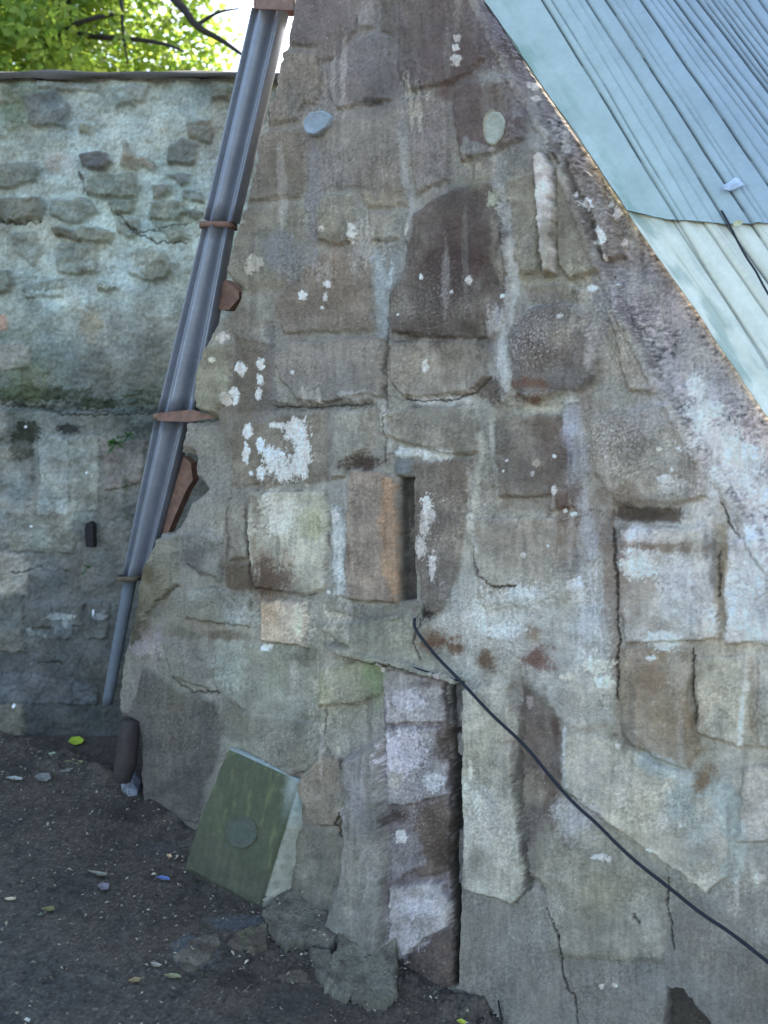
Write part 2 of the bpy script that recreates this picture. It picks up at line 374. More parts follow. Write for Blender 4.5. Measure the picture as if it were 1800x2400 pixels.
B(C(*o, [(310,165),(480,150),(690,200),(640,260),(420,270),(330,250)]), (112,104,82), .004)
o = (1100, 1200)
B(C(*o, [(845,85),(1305,75),(1330,300),(1395,500),(1395,700),(1180,718),(865,728),(835,400)]), (158,156,152), .024, soft=8, edge=.5)
B(C(*o, [(1435,155),(1700,115),(1800,740),(1425,728),(1405,400)]), (180,185,190), .02, soft=9, edge=.4)
B(C(*o, [(845,745),(1235,745),(1235,1200),(1300,1300),(1200,1430),(1060,1380),(880,1290),(835,1180)]), (134,123,103), .014, soft=9, edge=.5)
B(C(*o, [(1265,800),(1560,790),(1575,1290),(1500,1305),(1262,1225)]), (151,147,128), .018, edge=.5)
B(C(*o, [(1600,800),(1900,790),(1900,1320),(1600,1300)]), (146,146,134), .018, edge=.5)
B([(1322,1708),(1445,1730),(1520,1778),(1615,1812),(1700,1830),(1712,1900),(1712,2040),(1660,2090),(1480,1960),(1430,1925),(1322,1848)], (150,148,132), .02, soft=7, edge=.5, tilt=3)
B([(1222,1620),(1262,1612),(1312,1680),(1318,1850),(1285,1960),(1275,2090),(1240,2080),(1214,1800)], (108,99,91), -.008, soft=8, edge=.6)
B([(1087,1612),(1203,1592),(1208,1850),(1238,2085),(1200,2118),(1092,2080),(1082,1900)], (149,150,137), .022, soft=8, edge=.5)
B([(1738,1797),(1900,1780),(1900,1965),(1732,1970)], (150,146,137), .02, edge=.5)
B([(1000,1440),(1300,1400),(1440,1420),(1442,1700),(1330,1700),(1230,1600),(1090,1590)], (147,152,148), .004, soft=20, a=.6)
B([(1210,2030),(1290,1870),(1400,1935),(1560,2050),(1570,2130),(1560,2250),(1290,2240),(1275,2080)], (130,129,115), .012, soft=14, a=.7)
# --- left lower
B([(366,1262),(418,1256),(420,1370),(380,1402),(345,1450),(322,1480),(330,1360),(352,1300)], (113,111,94), .02, edge=.3)
B([(424,1258),(480,1232),(522,1260),(524,1366),(442,1320)], (106,109,103), .024, edge=.5)
B([(440,1380),(524,1374),(588,1396),(590,1468),(524,1462),(438,1450)], (117,122,114), .022, edge=.5)
B([(617,1402),(722,1412),(722,1518),(614,1498)], (170,153,128), .024, soft=7, edge=.5)
B([(504,1498),(740,1530),(752,1680),(640,1700),(540,1640),(505,1600)], (120,126,112), .012, a=.7, edge=.3)
B([(384,1500),(462,1490),(500,1560),(496,1618),(404,1580)], (107,107,99), .02)
B([(752,1562),(885,1546),(892,1620),(860,1650),(750,1652)], (125,128,100), .02, edge=.3)
B([(748,1462),(966,1438),(1000,1495),(1075,1588),(852,1538),(800,1500)], (119,123,110), .03, soft=6)
B([(300,1690),(340,1560),(400,1600),(520,1650),(530,1700),(480,1850),(470,1930),(300,1900)], (84,83,79), .012, soft=6, edge=.2)
B([(760,1760),(812,1770),(815,1900),(796,1936),(728,1928),(700,1840)], (119,112,98), .026, soft=6, edge=.4)
B([(560,1660),(735,1690),(770,1760),(730,1800),(640,1850),(530,1760)], (113,115,103), .02, edge=.3)
B([(640,1930),(730,1945),(790,1950),(800,2000),(790,2130),(660,2120)], (108,106,94), .012, edge=.2)
B([(818,1770),(905,1730),(912,1900),(918,2100),(922,2400),(740,2400),(760,2260),(805,2060)], (108,109,105), .05, soft=14, a=.6, edge=.3, tilt=3)
# --- exposed masonry strip and the dark cleft beside it
STRIP = [(894,1554),(1048,1592),(1052,1740),(1058,1860),(1052,2030),(1062,2140),(1064,2310),(920,2360),(912,1930),(902,1780)]
B(STRIP, (112,104,108), -.006, soft=4, a=1, rnd=False, raw=True)
B([(897,1560),(1044,1594),(1046,1690),(905,1696)], (140,137,137), .012, soft=6)
B([(906,1702),(1046,1700),(1052,1860),(990,1880),(908,1890)], (132,131,135), .014, soft=6)
B([(985,1890),(1052,1868),(1052,2040),(985,2060),(950,1990)], (98,84,74), .004, soft=8)
B([(912,1960),(985,1950),(1000,2020),(915,2080)], (112,110,116), .006, soft=8)
B([(915,2075),(1040,2065),(1060,2120),(1055,2170),(985,2210),(918,2260)], (142,141,143), .016, soft=6)
B([(920,2270),(1000,2210),(1060,2175),(1064,2310),(922,2360)], (86,74,66), .0, soft=6)
CLEFT = [(1049,1592),(1084,1598),(1084,1830),(1090,1935),(1078,2120),(1072,2310),(1062,2312),(1062,2140),(1052,2030),(1057,1860),(1054,1740)]
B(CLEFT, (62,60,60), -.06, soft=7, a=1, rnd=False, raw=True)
B([(1054,1600),(1084,1602),(1083,1708),(1056,1714)], (100,98,100), -.035, soft=3, rnd=False, raw=True)
B([(1060,1722),(1084,1722),(1084,1800),(1060,1768)], (126,128,130), -.03, soft=3, rnd=False, raw=True)
B([(1060,1955),(1086,1945),(1080,2090),(1062,2080)], (110,110,112), -.035, soft=3, rnd=False, raw=True)
B([(770,1500),(852,1526),(960,1548),(1086,1582),(1082,1600),(1000,1580),(900,1556),(852,1548),(790,1524)], (122,124,110), .055, soft=5)
# --- hole in the render low on the right
B([(1563,2312),(1600,2318),(1640,2370),(1700,2425),(1740,2500),(1560,2500)], (66,62,55), -.03, soft=4)
# --- facet beyond the diagonal arris
CRE = [(1095,-300),(1115,0),(1180,140),(1290,330),(1340,450),(1400,600),(1460,740),(1560,930),(1650,1080),(1720,1180),(1820,1360),(2400,2100)]
FAC = CRE+[(3600,2100),(3600,-900),(1095,-900)]
i = F.sel(FAC, 10); d = poly_sdf(F.x[i], F.y[i], FAC)
F.h[i] -= np.clip(d, 0, 60)*.0009+.012*ss(0, 10, d)
m = ss(-4, 14, d); sp = fbm(F.x0[i]/14, F.y0[i]/9, 71, 5)
F.h[i] += m*sp*.0015
F.c[i] = F.c[i]*(1+m*(1.5*sp-.10))[:, None]*(1+m[:, None]*np.array([.0, -.06, .02]))
# arris line
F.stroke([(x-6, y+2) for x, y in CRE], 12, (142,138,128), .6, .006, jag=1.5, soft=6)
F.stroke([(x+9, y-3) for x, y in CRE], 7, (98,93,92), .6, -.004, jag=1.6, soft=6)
for P, c in (([(1290,335),(1380,330),(1440,470),(1520,640),(1440,640),(1380,540)], (118,110,98)), ([(1350,560),(1560,610),(1640,735),(1500,790),(1440,700)], (112,108,114)),
             ([(1500,800),(1660,780),(1790,980),(1640,990),(1560,900)], (146,144,150)), ([(1660,1010),(1900,990),(1900,1200),(1760,1180)], (160,156,160)),
             ([(1770,1130),(1900,1100),(1900,1210),(1790,1230)], (176,168,166)), ([(1200,60),(1290,180),(1330,300),(1230,260),(1160,150)], (126,122,126))):
    B(P, c, a=.55, h=F.h[0]*0-.04, soft=8, edge=.3) if False else F.blob(sum(p[0] for p in P)/len(P), sum(p[1] for p in P)/len(P), (max(p[0] for p in P)-min(p[0] for p in P))*.42, (max(p[1] for p in P)-min(p[1] for p in P))*.42, c, a=.65, fl=.35, hard=.3, sc=26)
# --- soft discolourations
for a in ((560,770,50,90,(96,88,72),.6,1),(620,960,60,30,(110,104,98),.5,0),(560,960,50,90,(98,90,72),.6,1),(720,640,60,60,(96,88,78),.5,1),(800,640,40,70,(124,106,88),.5,0),(690,740,60,30,(112,98,80),.5,0),
          (700,800,60,50,(122,118,110),.5,0),(830,830,50,50,(126,121,112),.5,0),(760,900,90,25,(116,113,108),.5,0),(930,620,30,70,(112,122,124),.6,1),(915,650,8,40,(150,168,176),.7,1),(1000,700,70,60,(90,80,68),.6,1),
          (1060,660,90,40,(84,70,64),.6,1),(1000,870,60,40,(132,126,112),.6,0),(1120,860,50,50,(122,114,100),.5,1),(1130,780,50,50,(92,80,72),.7,1),(1170,560,14,90,(140,138,122),.5,1),(1080,560,60,60,(86,70,66),.6,1),
          (1230,900,60,14,(108,74,54),.85,0),(1290,730,60,60,(122,116,112),.5,0),(1210,760,40,50,(120,114,116),.5,0),(1270,830,60,40,(104,90,76),.6,0),(1320,760,30,50,(126,120,104),.5,0),(1170,800,20,70,(142,148,156),.7,1),
          (1180,870,16,50,(148,148,144),.6,1),(1280,950,60,16,(152,154,138),.7,0),(1180,980,40,30,(132,128,108),.6,0),(1290,1010,44,34,(96,80,66),.7,0),(1310,1080,36,60,(96,78,66),.7,1),(1340,1010,14,60,(134,140,156),.8,1),
          (1350,1110,14,60,(138,142,154),.7,1),(1320,1180,40,30,(100,76,60),.7,0),(1220,1180,60,12,(120,108,92),.6,0),(1380,960,50,40,(124,110,94),.6,0),(1430,1020,50,40,(138,134,128),.6,0),(1520,980,50,40,(144,142,144),.6,0),
          (1560,1060,50,60,(140,134,122),.5,0),(1500,1130,60,40,(150,144,124),.5,0),(1580,1140,30,20,(164,166,166),.7,0),(1460,1160,50,30,(112,92,72),.7,0),(1500,1205,110,14,(84,70,56),.9,0),(1650,1060,20,90,(150,142,142),.6,1),
          (1640,920,30,60,(140,146,160),.7,0),(1650,1010,40,50,(186,186,188),.8,0),(1700,1080,50,50,(178,178,180),.8,0),(1740,1000,50,40,(150,136,140),.6,0),(1780,1060,40,30,(176,164,166),.7,0),(1750,930,40,30,(136,132,136),.6,0),
          (1600,800,40,40,(130,130,132),.7,0),(1560,720,50,50,(150,144,148),.6,0),(1500,660,60,30,(128,126,130),.6,0),(1770,1160,40,50,(184,176,170),.7,0),(1700,1240,30,40,(160,150,132),.6,0),(1120,1260,60,60,(142,134,116),.5,0),
          (1230,1280,60,60,(134,124,108),.5,0),(1330,1260,24,70,(112,96,80),.7,1),(1350,1330,24,40,(120,120,122),.6,0),(1410,1230,30,60,(142,134,132),.6,1),(1160,1440,100,60,(160,164,162),.7,0),(1300,1400,70,50,(154,158,150),.6,0),
          (1380,1440,30,90,(154,158,164),.6,1),(1425,1340,14,120,(118,98,82),.7,1),(1445,1330,8,110,(84,74,66),.7,1),(1500,1290,40,60,(168,166,172),.7,0),(1540,1350,50,50,(142,134,128),.6,0),(1490,1400,50,60,(132,120,102),.6,0),
          (1590,1300,40,50,(166,164,158),.6,0),(1600,1440,60,40,(162,170,172),.7,0),(1540,1450,50,30,(136,128,114),.6,0),(1750,1300,50,80,(192,194,200),.8,0),(1720,1420,40,40,(188,192,194),.7,0),(1790,1420,30,60,(140,144,150),.6,0),
          (1690,1330,14,90,(142,122,88),.7,1),(1500,1540,40,20,(164,162,164),.6,0),(1540,1600,50,70,(126,106,80),.7,1),(1480,1640,40,60,(128,118,98),.5,1),(1590,1580,30,60,(146,142,130),.6,1),(1620,1700,40,60,(130,110,80),.7,1),
          (1700,1620,40,70,(158,152,130),.6,1),(1760,1560,50,50,(164,160,150),.6,0),(1750,1680,50,40,(150,140,112),.5,0),(1390,1800,50,70,(156,152,138),.6,0),(1480,1850,60,60,(154,148,130),.6,0),(1600,1880,40,50,(130,144,142),.7,0),
          (1640,1960,40,60,(134,146,144),.6,0),(1560,1980,50,40,(146,140,122),.5,0),(1700,1880,24,60,(136,150,148),.7,0),(1770,1880,50,70,(160,154,144),.6,0),(1140,1680,50,60,(158,158,144),.6,1),(1140,1780,50,60,(128,126,106),.6,0),
          (1150,1920,50,60,(150,154,154),.6,0),(1120,2040,40,40,(140,142,132),.6,0),(1260,1700,40,60,(98,86,78),.6,1),(1240,1830,30,60,(88,78,72),.6,1),(1290,1880,20,50,(92,76,66),.7,1),(1350,1920,60,40,(144,150,158),.7,0),
          (1420,2080,70,60,(128,124,100),.6,0),(1500,2060,60,50,(134,130,110),.5,0),(1650,2150,70,60,(118,118,116),.5,0),(1400,2200,70,60,(112,110,100),.5,0),
          (610,1180,14,70,(96,80,62),.5,1),(660,1210,50,50,(172,172,162),.75,0),(700,1290,50,60,(162,160,138),.6,0),(740,1220,30,50,(140,142,98),.7,0),(640,1320,40,40,(126,106,84),.7,1),(620,1370,30,30,(86,62,46),.8,1),(680,1370,60,20,(112,104,80),.6,1),
          (560,1350,30,30,(94,80,60),.7,0),(635,1440,24,40,(150,126,94),.6,0),(700,1450,24,40,(196,178,150),.7,0),(560,1450,40,30,(130,142,144),.6,0),(500,1430,40,30,(104,108,92),.6,0),(460,1300,40,40,(86,86,82),.7,0),(500,1250,30,20,(128,132,128),.6,0),
          (410,1230,40,30,(112,110,104),.6,0),(330,1450,30,80,(84,78,54),.7,0),(380,1380,30,50,(104,98,72),.6,1),(350,1500,30,40,(128,120,120),.6,0),(420,1480,40,20,(84,80,64),.6,0),(520,1490,60,12,(90,80,60),.7,0),(540,1560,40,50,(134,144,136),.6,0),
          (640,1560,60,50,(118,126,104),.5,0),(730,1540,40,20,(96,90,76),.6,0),(700,1620,40,40,(124,124,116),.5,0),(800,1620,60,50,(134,134,104),.6,0),(880,1600,18,60,(108,128,86),.7,1),(820,1540,40,14,(100,94,80),.6,0),(560,1680,70,40,(100,98,86),.5,0),
          (420,1700,60,60,(92,90,84),.5,0),(660,1740,60,40,(122,118,104),.5,0),(770,1830,40,40,(124,114,96),.6,0),(860,1900,30,150,(126,124,128),.6,1),(850,2050,26,100,(122,122,104),.5,1),(700,2040,40,50,(98,96,82),.5,0),(850,2270,60,60,(86,92,90),.6,0),
          (640,60,30,60,(108,98,86),.5,1),(760,40,40,60,(108,98,98),.5,1),(860,150,50,50,(110,104,108),.5,1),(900,210,40,40,(104,98,102),.5,1),(960,100,30,80,(112,104,92),.5,1),(1060,160,60,50,(104,90,90),.6,1),(1050,210,30,20,(96,72,66),.7,0),
          (1150,60,40,60,(110,104,114),.6,0),(1150,180,40,20,(148,156,150),.7,0),(1200,250,60,30,(128,126,132),.6,0),(1110,300,30,50,(98,80,74),.6,1),(1180,240,40,40,(110,96,80),.6,0),(1250,330,60,30,(140,142,146),.6,0),(1200,380,50,30,(124,128,120),.5,0),
          (760,380,60,50,(126,120,114),.5,0),(680,420,40,60,(112,108,94),.5,1),(740,470,12,120,(112,110,116),.6,1),(620,360,40,60,(120,110,96),.5,1),(580,500,30,60,(110,100,82),.6,1),(880,440,60,30,(118,110,96),.5,0),(1000,280,24,80,(126,116,112),.5,1),
          (1030,350,20,60,(124,118,116),.5,1),(1120,430,50,20,(122,122,96),.6,0),(650,590,40,40,(116,122,130),.6,0),(680,620,30,50,(106,106,108),.5,0),(790,560,50,14,(108,100,84),.6,0),(860,560,30,20,(128,124,112),.5,0),(1370,720,24,60,(150,144,130),.6,1),
          (1440,800,40,30,(134,128,108),.5,0),(1270,600,30,60,(120,116,94),.5,1),(1300,560,30,60,(116,112,92),.5,1),(1240,650,60,20,(112,102,76),.6,0),(1360,650,60,30,(132,128,104),.5,0)):
    F.soft(*a[:6], st=a[6])
for k in range(110):
    x = rr.uniform(560, 1800); y = rr.uniform(0, 2100); g = rr.uniform(80, 168); F.soft(x, y, rr.uniform(8, 34), rr.uniform(14, 60), (g*1.02, g, g*rr.uniform(.84, 1.0)), rr.uniform(.25, .5), rr.choice([0, 1]))
# --- mortar runs and bright joints
for P, wd, c, h in (
    ([(944,300),(952,400),(965,470),(962,560)], 14, (132,134,132), .008), ([(955,230),(944,300)], 10, (124,122,120), .004),
    ([(1178,440),(1190,520),(1200,600),(1206,690),(1195,740),(1180,790),(1182,930)], 22, (150,155,155), .012),
    ([(1100,350),(1180,380),(1180,440)], 30, (125,130,128), .006), ([(722,312),(735,330),(728,480),(738,560)], 16, (114,113,118), .005),
    ([(885,600),(893,690),(900,780)], 22, (130,143,148), -.002), ([(630,760),(640,900),(640,960)], 10, (98,96,96), -.006),
    ([(1168,935),(1270,935),(1340,930)], 26, (140,141,130), .008), ([(1340,960),(1362,1060),(1360,1140),(1376,1240),(1390,1300)], 28, (140,143,150), .006),
    ([(975,937),(1040,940),(1100,938)], 9, (160,164,165), .006), ([(940,1060),(1010,1068),(1060,1068)], 18, (165,172,172), .01),
    ([(1152,985),(1160,1080),(1168,1180)], 8, (150,150,140), .008), ([(1128,1020),(1128,1080),(1105,1190)], 6, (150,150,138), .006),
    ([(1420,1240),(1432,1330),(1440,1500),(1448,1580)], 16, (130,118,104), -.004), ([(1678,1280),(1690,1380),(1700,1450)], 16, (140,130,110), -.004),
    ([(640,950),(720,955),(850,948),(900,940)], 8, (98,96,86), -.008), ([(812,930),(880,925),(905,960),(915,1050)], 14, (148,150,146), .01),
    ([(1218,1700),(1214,1800),(1222,1930),(1238,2080)], 6, (86,82,76), -.012), ([(1322,1710),(1324,1850)], 5, (165,175,182), .008),
    ([(1445,1730),(1600,1810),(1680,1830)], 8, (120,110,90), -.004), ([(1100,1210),(1110,1270),(1120,1290)], 8, (170,170,160), .006),
    ([(750,0),(1030,0)], 1, (120,112,104), 0), ([(780,1420),(860,1440),(940,1435),(968,1420)], 22, (112,110,100), .012),
    ([(1750,1600),(1740,1680),(1736,1745)], 4, (185,185,175), .003), ([(935,505),(946,560),(940,640)], 14, (120,122,118), .004),
    ([(1290,330),(1350,440),(1400,590)], 10, (96,90,84), -.008), ([(1520,1780),(1700,1860),(1730,1960),(1720,2040)], 44, (140,154,152), .0)):
    F.stroke(P, wd*.85, c, .7, h*.7, soft=9, jag=2)
# --- cracks
for P, wd in (([(403,1586),(425,1600),(450,1618),(480,1624),(512,1622)], 5), ([(765,1655),(762,1700),(765,1745),(780,1765),(806,1776),(812,1800)], 5), ([(812,1900),(795,1925),(800,1960)], 5),
              ([(906,1085),(908,950),(905,860),(908,740)], 4), ([(1308,2180),(1318,2240),(1322,2290),(1332,2318),(1350,2340),(1356,2400)], 4), ([(1285,2130),(1310,2200)], 2),
              ([(1690,1180),(1715,1230),(1735,1260)], 2.5), ([(1740,1260),(1765,1300),(1790,1340)], 2.2), ([(590,1220),(586,1290),(590,1370)], 5), ([(532,1190),(534,1280),(528,1320)], 4),
              ([(1112,1280),(1124,1350),(1150,1372),(1210,1375)], 2.2), ([(1438,1240),(1446,1330),(1450,1480),(1448,1640)], 5), ([(1685,1290),(1688,1400)], 4), ([(1625,1520),(1628,1700)], 3.5),
              ([(640,950),(760,955),(870,945)], 3), ([(950,940),(1060,938),(1120,915),(1150,885)], 3), ([(852,1543),(900,1548),(1000,1575),(1080,1597)], 4.5), ([(370,1410),(400,1388),(418,1376)], 3.5),
              ([(530,1758),(600,1788),(700,1826)], 4), ([(1046,1592),(1052,1740),(1057,1860),(1052,2030),(1062,2140),(1062,2310)], 5), ([(1565,2060),(1568,2120),(1580,2225)], 2), ([(750,2140),(800,2180),(870,2200)], 2.5),
              ([(1488,2140),(1500,2160)], 3), ([(985,1450),(980,1500),(995,1540)], 2)):
    F.stroke(P, wd*.55, (66,60,53), .75*(1 if rr.random() < .8 else .5), -.008, jag=1.3, soft=2.4)
# --- stains
for a in ((1090,600,90,90,(84,66,62),.75), (1110,480,90,40,(88,76,70),.6), (1035,780,110,30,(84,74,66),.8), (1120,130,110,60,(92,76,74),.6), (1060,60,60,60,(100,90,92),.5),
          (850,1085,50,18,(78,66,56),.95), (640,1350,60,50,(92,72,56),.8), (560,1340,40,40,(96,84,66),.8), (1250,935,40,16,(100,78,62),.9), (1335,1180,35,50,(98,80,70),.8), (1320,1060,30,40,(100,84,74),.6),
          (1028,1500,45,22,(110,84,60),.95), (1065,1520,22,14,(104,78,54),.9), (1140,1548,26,34,(104,84,64),.95), (1264,1540,38,34,(112,84,72),.95), (1250,1480,20,26,(130,112,92),.8), (1645,1825,34,30,(122,104,78),.95),
          (1560,1690,60,60,(128,112,88),.6), (1500,1560,40,60,(124,106,84),.6), (1510,1205,90,16,(86,74,62),.9), (1150,920,30,30,(94,82,72),.9), (1545,1280,120,16,(118,100,78),.8), (1000,1440,20,18,(62,58,54),.95),
          (1465,1330,12,120,(120,100,82),.7), (1700,1310,16,80,(134,120,92),.8), (1040,1730,20,60,(92,78,68),.85), (1000,1600,40,12,(84,72,72),.7), (1030,1990,34,60,(82,68,56),.8), (930,1915,26,20,(80,68,62),.9),
          (880,1580,26,34,(104,124,84),.8), (420,1600,40,60,(100,100,84),.4), (310,1450,22,80,(74,70,48),.8), (350,1340,20,30,(92,84,48),.6), (700,1800,20,60,(106,96,84),.5), (690,600,60,40,(112,116,122),.6),
          (620,450,60,60,(104,98,86),.5), (900,170,40,50,(104,98,98),.6), (880,240,20,10,(86,80,76),.9), (760,2130,40,30,(74,78,72),.6), (800,2240,110,70,(78,84,80),.5), (1230,1640,20,60,(92,84,78),.7), (1255,1950,25,70,(96,88,84),.6),
          (1300,1710,10,40,(92,74,64),.9), (1180,1010,20,20,(96,92,80),.6), (1210,1130,60,50,(100,92,80),.5), (500,840,30,60,(110,108,88),.5), (1300,720,40,30,(96,90,86),.5)):
    F.soft(a[0], a[1], a[2]*.95, a[3]*.95, a[4], min(1, a[5]*1.05), dith=1.5)
for k in range(60):       # faint vertical run-off streaks
    x = rr.uniform(560, 1800); y = rr.uniform(0, 1900); g = rr.randint(88, 158)
    F.blob(x, y, rr.uniform(5, 16), rr.uniform(50, 150), (g, g-3, g-8), a=.45, fl=.3, hard=.5, sc=14, fy=.25)
# --- white lime flakes, spalls and specks
W = (182,186,190); W2 = (168,165,162)
for a in ((568,862,18,16,W), (570,872,10,14,W2), (614,855,12,16,W), (612,890,9,17,W), (608,925,9,20,W), (534,935,10,20,W2), (552,930,12,24,W), (582,1010,14,20,W), (578,1060,10,26,W), (700,1010,34,34,W),
          (655,998,26,8,W), (615,1045,12,20,W), (640,1070,26,26,W), (672,1105,28,28,W), (715,1060,22,34,W), (700,1090,14,36,W), (615,1110,12,20,W), (655,1085,34,34,W), (592,1110,6,8,W), (716,1100,10,34,W),
          (714,693,12,12,W), (716,700,9,8,W), (773,668,10,9,(205,200,215)), (768,698,7,12,W), (760,722,5,5,W), (1005,1190,14,38,W), (1000,1240,12,20,W2), (1010,1210,20,24,W2), (990,1280,16,30,W2), (1020,1330,10,40,W2),
          (1105,660,10,12,W2), (1063,686,5,5,W), (1185,697,7,6,(160,190,225)), (995,652,5,7,W), (1390,675,14,10,(170,190,205)), (1322,745,9,8,W), (1200,798,5,6,W), (1372,475,15,16,(185,182,186)), (1404,552,14,26,(186,180,182)),
          (1446,555,6,12,W2), (1350,455,4,8,W), (1416,600,4,8,W), (1443,663,4,3,W), (940,740,4,4,W), (1004,860,10,16,W2), (694,873,4,6,W), (760,537,9,9,W2), (828,550,10,28,(170,172,172)), (955,540,8,18,(160,160,150)),
          (1078,95,9,10,W2), (1072,115,10,10,W), (1073,145,14,16,W2), (1240,190,12,12,W2), (1247,222,9,9,W2), (1215,90,4,4,W), (1160,470,16,22,(140,146,125)), (600,620,26,20,(150,148,135)), (1305,1070,5,5,W), (1265,1085,12,12,(150,140,120)),
          (1255,1110,6,6,W2), (1185,1104,4,4,W), (1303,1150,8,14,W2), (1345,1205,12,5,W), (1325,1198,5,5,W), (1550,1055,8,6,(190,190,160)), (1580,1100,5,7,W), (1565,1125,22,14,(165,165,165)), (1350,1370,22,18,W), (1355,1395,22,24,W2), (1395,1525,7,14,W2),
          (1290,1278,4,4,W), (1232,1300,8,8,W2), (1400,1560,40,20,(176,174,160)), (1415,1600,26,20,(180,178,165)), (1330,1585,20,10,(170,166,150)), (1100,1840,8,10,(190,186,160)), (1110,1800,6,30,(165,165,150)), (1130,1880,22,14,(160,162,148)),
          (1240,1645,10,18,(140,128,124)), (1450,1748,8,10,W2), (1405,2005,20,8,(160,165,165)), (1415,2010,10,8,W2), (1430,2012,8,8,W2), (1520,1985,6,5,W), (1525,1990,8,8,(170,180,172)), (1780,2055,18,10,W2), (1775,2065,8,10,(180,176,160)), (1600,1930,4,4,W),
          (480,770,24,22,(165,158,150)), (525,790,18,16,(160,155,150)), (505,845,10,8,(180,176,160)), (460,850,7,12,W2), (560,520,20,10,(150,142,130)), (590,640,10,10,(150,146,135)), (642,168,14,40,(150,142,140)), (616,268,10,14,(165,160,158)),
          (625,1518,16,10,(175,185,190)), (1780,1340,30,60,(190,194,200)), (1500,1320,50,40,(176,178,185)), (1590,1350,50,60,(165,168,172)), (1560,1500,50,26,(168,176,176)), (1530,1540,14,8,(190,188,185)), (1720,1100,60,60,(190,194,200)),
          (1640,960,50,30,(165,175,190)), (1620,900,24,40,(165,172,190)), (1690,1030,40,60,(196,198,206)), (900,1560,10,16,(170,170,178)), (950,1760,60,60,(160,158,172)), (960,1640,50,30,(158,156,164)), (1020,1830,30,26,(160,164,170)), (940,1960,18,16,(175,180,190)),
          (985,2120,60,30,(150,150,160)), (960,2200,40,40,(150,150,158)), (935,2260,16,40,(140,140,150)), (1020,1210,8,8,W2), (1500,440,6,6,W2), (1415,465,8,8,(180,178,185)), (1430,485,10,14,(176,174,180)), (1040,1580,10,10,(150,140,140)),
          (1180,1480,60,20,(165,170,176)), (1240,1400,60,30,(156,164,164)), (1440,2310,6,6,W2), (1410,2312,6,8,W2), (668,1838,3,3,W), (330,1520,26,20,(125,120,125)), (370,1500,12,40,(118,114,116)), (790,1210,10,20,(180,186,192)), (800,1330,10,60,(165,175,178)),
          (772,1388,5,6,W), (1340,940,14,6,(160,165,160)), (1195,1080,4,4,W)):
    F.blob(a[0], a[1], a[2]*.92, a[3]*.92, a[4], a=.86, h=.002, fl=.5, hard=.16, sc=9, fy=.75)
for k in range(1500):
    x = rr.uniform(430, 1800); y = rr.uniform(0, 2000); g = rr.randint(150, 205); r_ = rr.uniform(.9, 2.6)*(1.5 if rr.random() < .1 else 1)
    j = F.sel([(x-r_*2, y-r_*2), (x+r_*2, y+r_*2)], 1) if False else None
xs = np.clip(F.x0, -100, 1900); ys = F.y0
for (cx, cy, rx, ry, al) in ((1265,790,70,80,.8), (1470,1040,110,90,.7), (1040,700,80,90,.4), (1480,760,90,110,.8), (1420,420,60,120,.7), (1200,80,60,120,.6), (1700,1010,90,90,.7), (980,1800,70,200,.5), (1010,1250,40,120,.5), (1140,1830,60,160,.35)):
    w_ = np.exp(-((xs-cx)/rx)**2-((ys-cy)/ry)**2)*al; f_ = fbm(xs/5.5, ys/5.5, 301, 3)
    k1 = (ss(.12, .4, f_)*w_)[:, None]; F.c = F.c*(1-.6*k1)+lin((178,176,178))*F.gain*.6*k1
    k2 = (ss(-.12, -.4, f_)*w_)[:, None]; F.c *= (1-.55*k2); F.h += .003*f_*w_
sp = pn(xs/4.2, ys/5.0, 90); F_m = ss(.80, .92, sp)*ss(-.1, .3, fbm(xs/160, ys/160, 93, 2)); F.c = F.c*(1-.8*F_m[:, None])+lin((190,188,182))*F.gain*.8*F_m[:, None]
sp = pn(xs/5.0, ys/5.5, 95); F_m = ss(.72, .86, sp)*ss(-.15, .3, fbm(xs/130, ys/130, 97, 2)); F.c *= (1-.55*F_m)[:, None]; F.h -= .0025*F_m
# --- round plugs set in the wall
PL = [(743, 287, 30, 26, (126,132,134)), (1160, 301, 22, 38, (142,140,124))]
for cx, cy, rx, ry, c in PL:
    F.blob(cx, cy, rx*1.1, ry*1.1, (150,146,120), a=.8, h=.0, fl=.08, hard=.12)
# --- surface relief noise
damp = 1-.6*ss(2050, 2200, F.y0)*ss(1000, 1120, F.x0)
F.h = np.where(F.h > -.03, F.h*.88, F.h)
F.h += (.009*fbm(px/140, py/140, 31, 2)+.0032*fbm(px/26, py/26, 33, 4)+.0018*fbm(px/6, py/6, 36, 3))*damp
F.c = sat(np.minimum(F.c, .62), .68); lm = F.c.mean(1)[:, None]+1e-6; F.c = F.c*(np.clip(lm/.27, .1, 3))**.28*1.02
F.c *= (1-.16*ss(620, 150, F.y0)*ss(-.6, .3, F.mott))[:, None]*np.array([1, .985, 1.0])
F.c *= (1+(.16*F.mott+.12*F.grain+.55*F.fine*(.5+.9*ss(-.3, .4, fbm(px/130, py/130, 47, 2)))+.28*F.strk))[:, None]
F.c *= np.clip(1+.35*fbm(px/90, py/90, 45, 4), .6, 1.4)[:, None]*np.array([1, 1, 1])
hue = fbm(px/150, py/150, 49, 3); F.c *= np.stack([1.15+.06*hue, 1.01+0*hue, .83-.06*hue], 1)
F.h += .05*ss(1980, 2250, F.y0)*ss(640, 760, F.x0)*ss(940, 900, F.x0)
sd_ = poly_sdf((px+4*pn(px/17, py/17, 61)+1*pn(px/6, py/6, 62)).astype(np.float32), (py+4*pn(px/17, py/17, 63)).astype(np.float32), OUTL)
F.h -= .03*(1-ss(0, 16, sd_))
co = np.stack([WX+N.x*F.h, WY+N.y*F.h, WZ+N.z*F.h], 1)
q = grid_quads(len(su), len(tv)); q = q[(sd_[q].min(1) > 0) & (~behind[q].any(1))]
fcx = px[q].mean(1); fcy = py[q].mean(1)
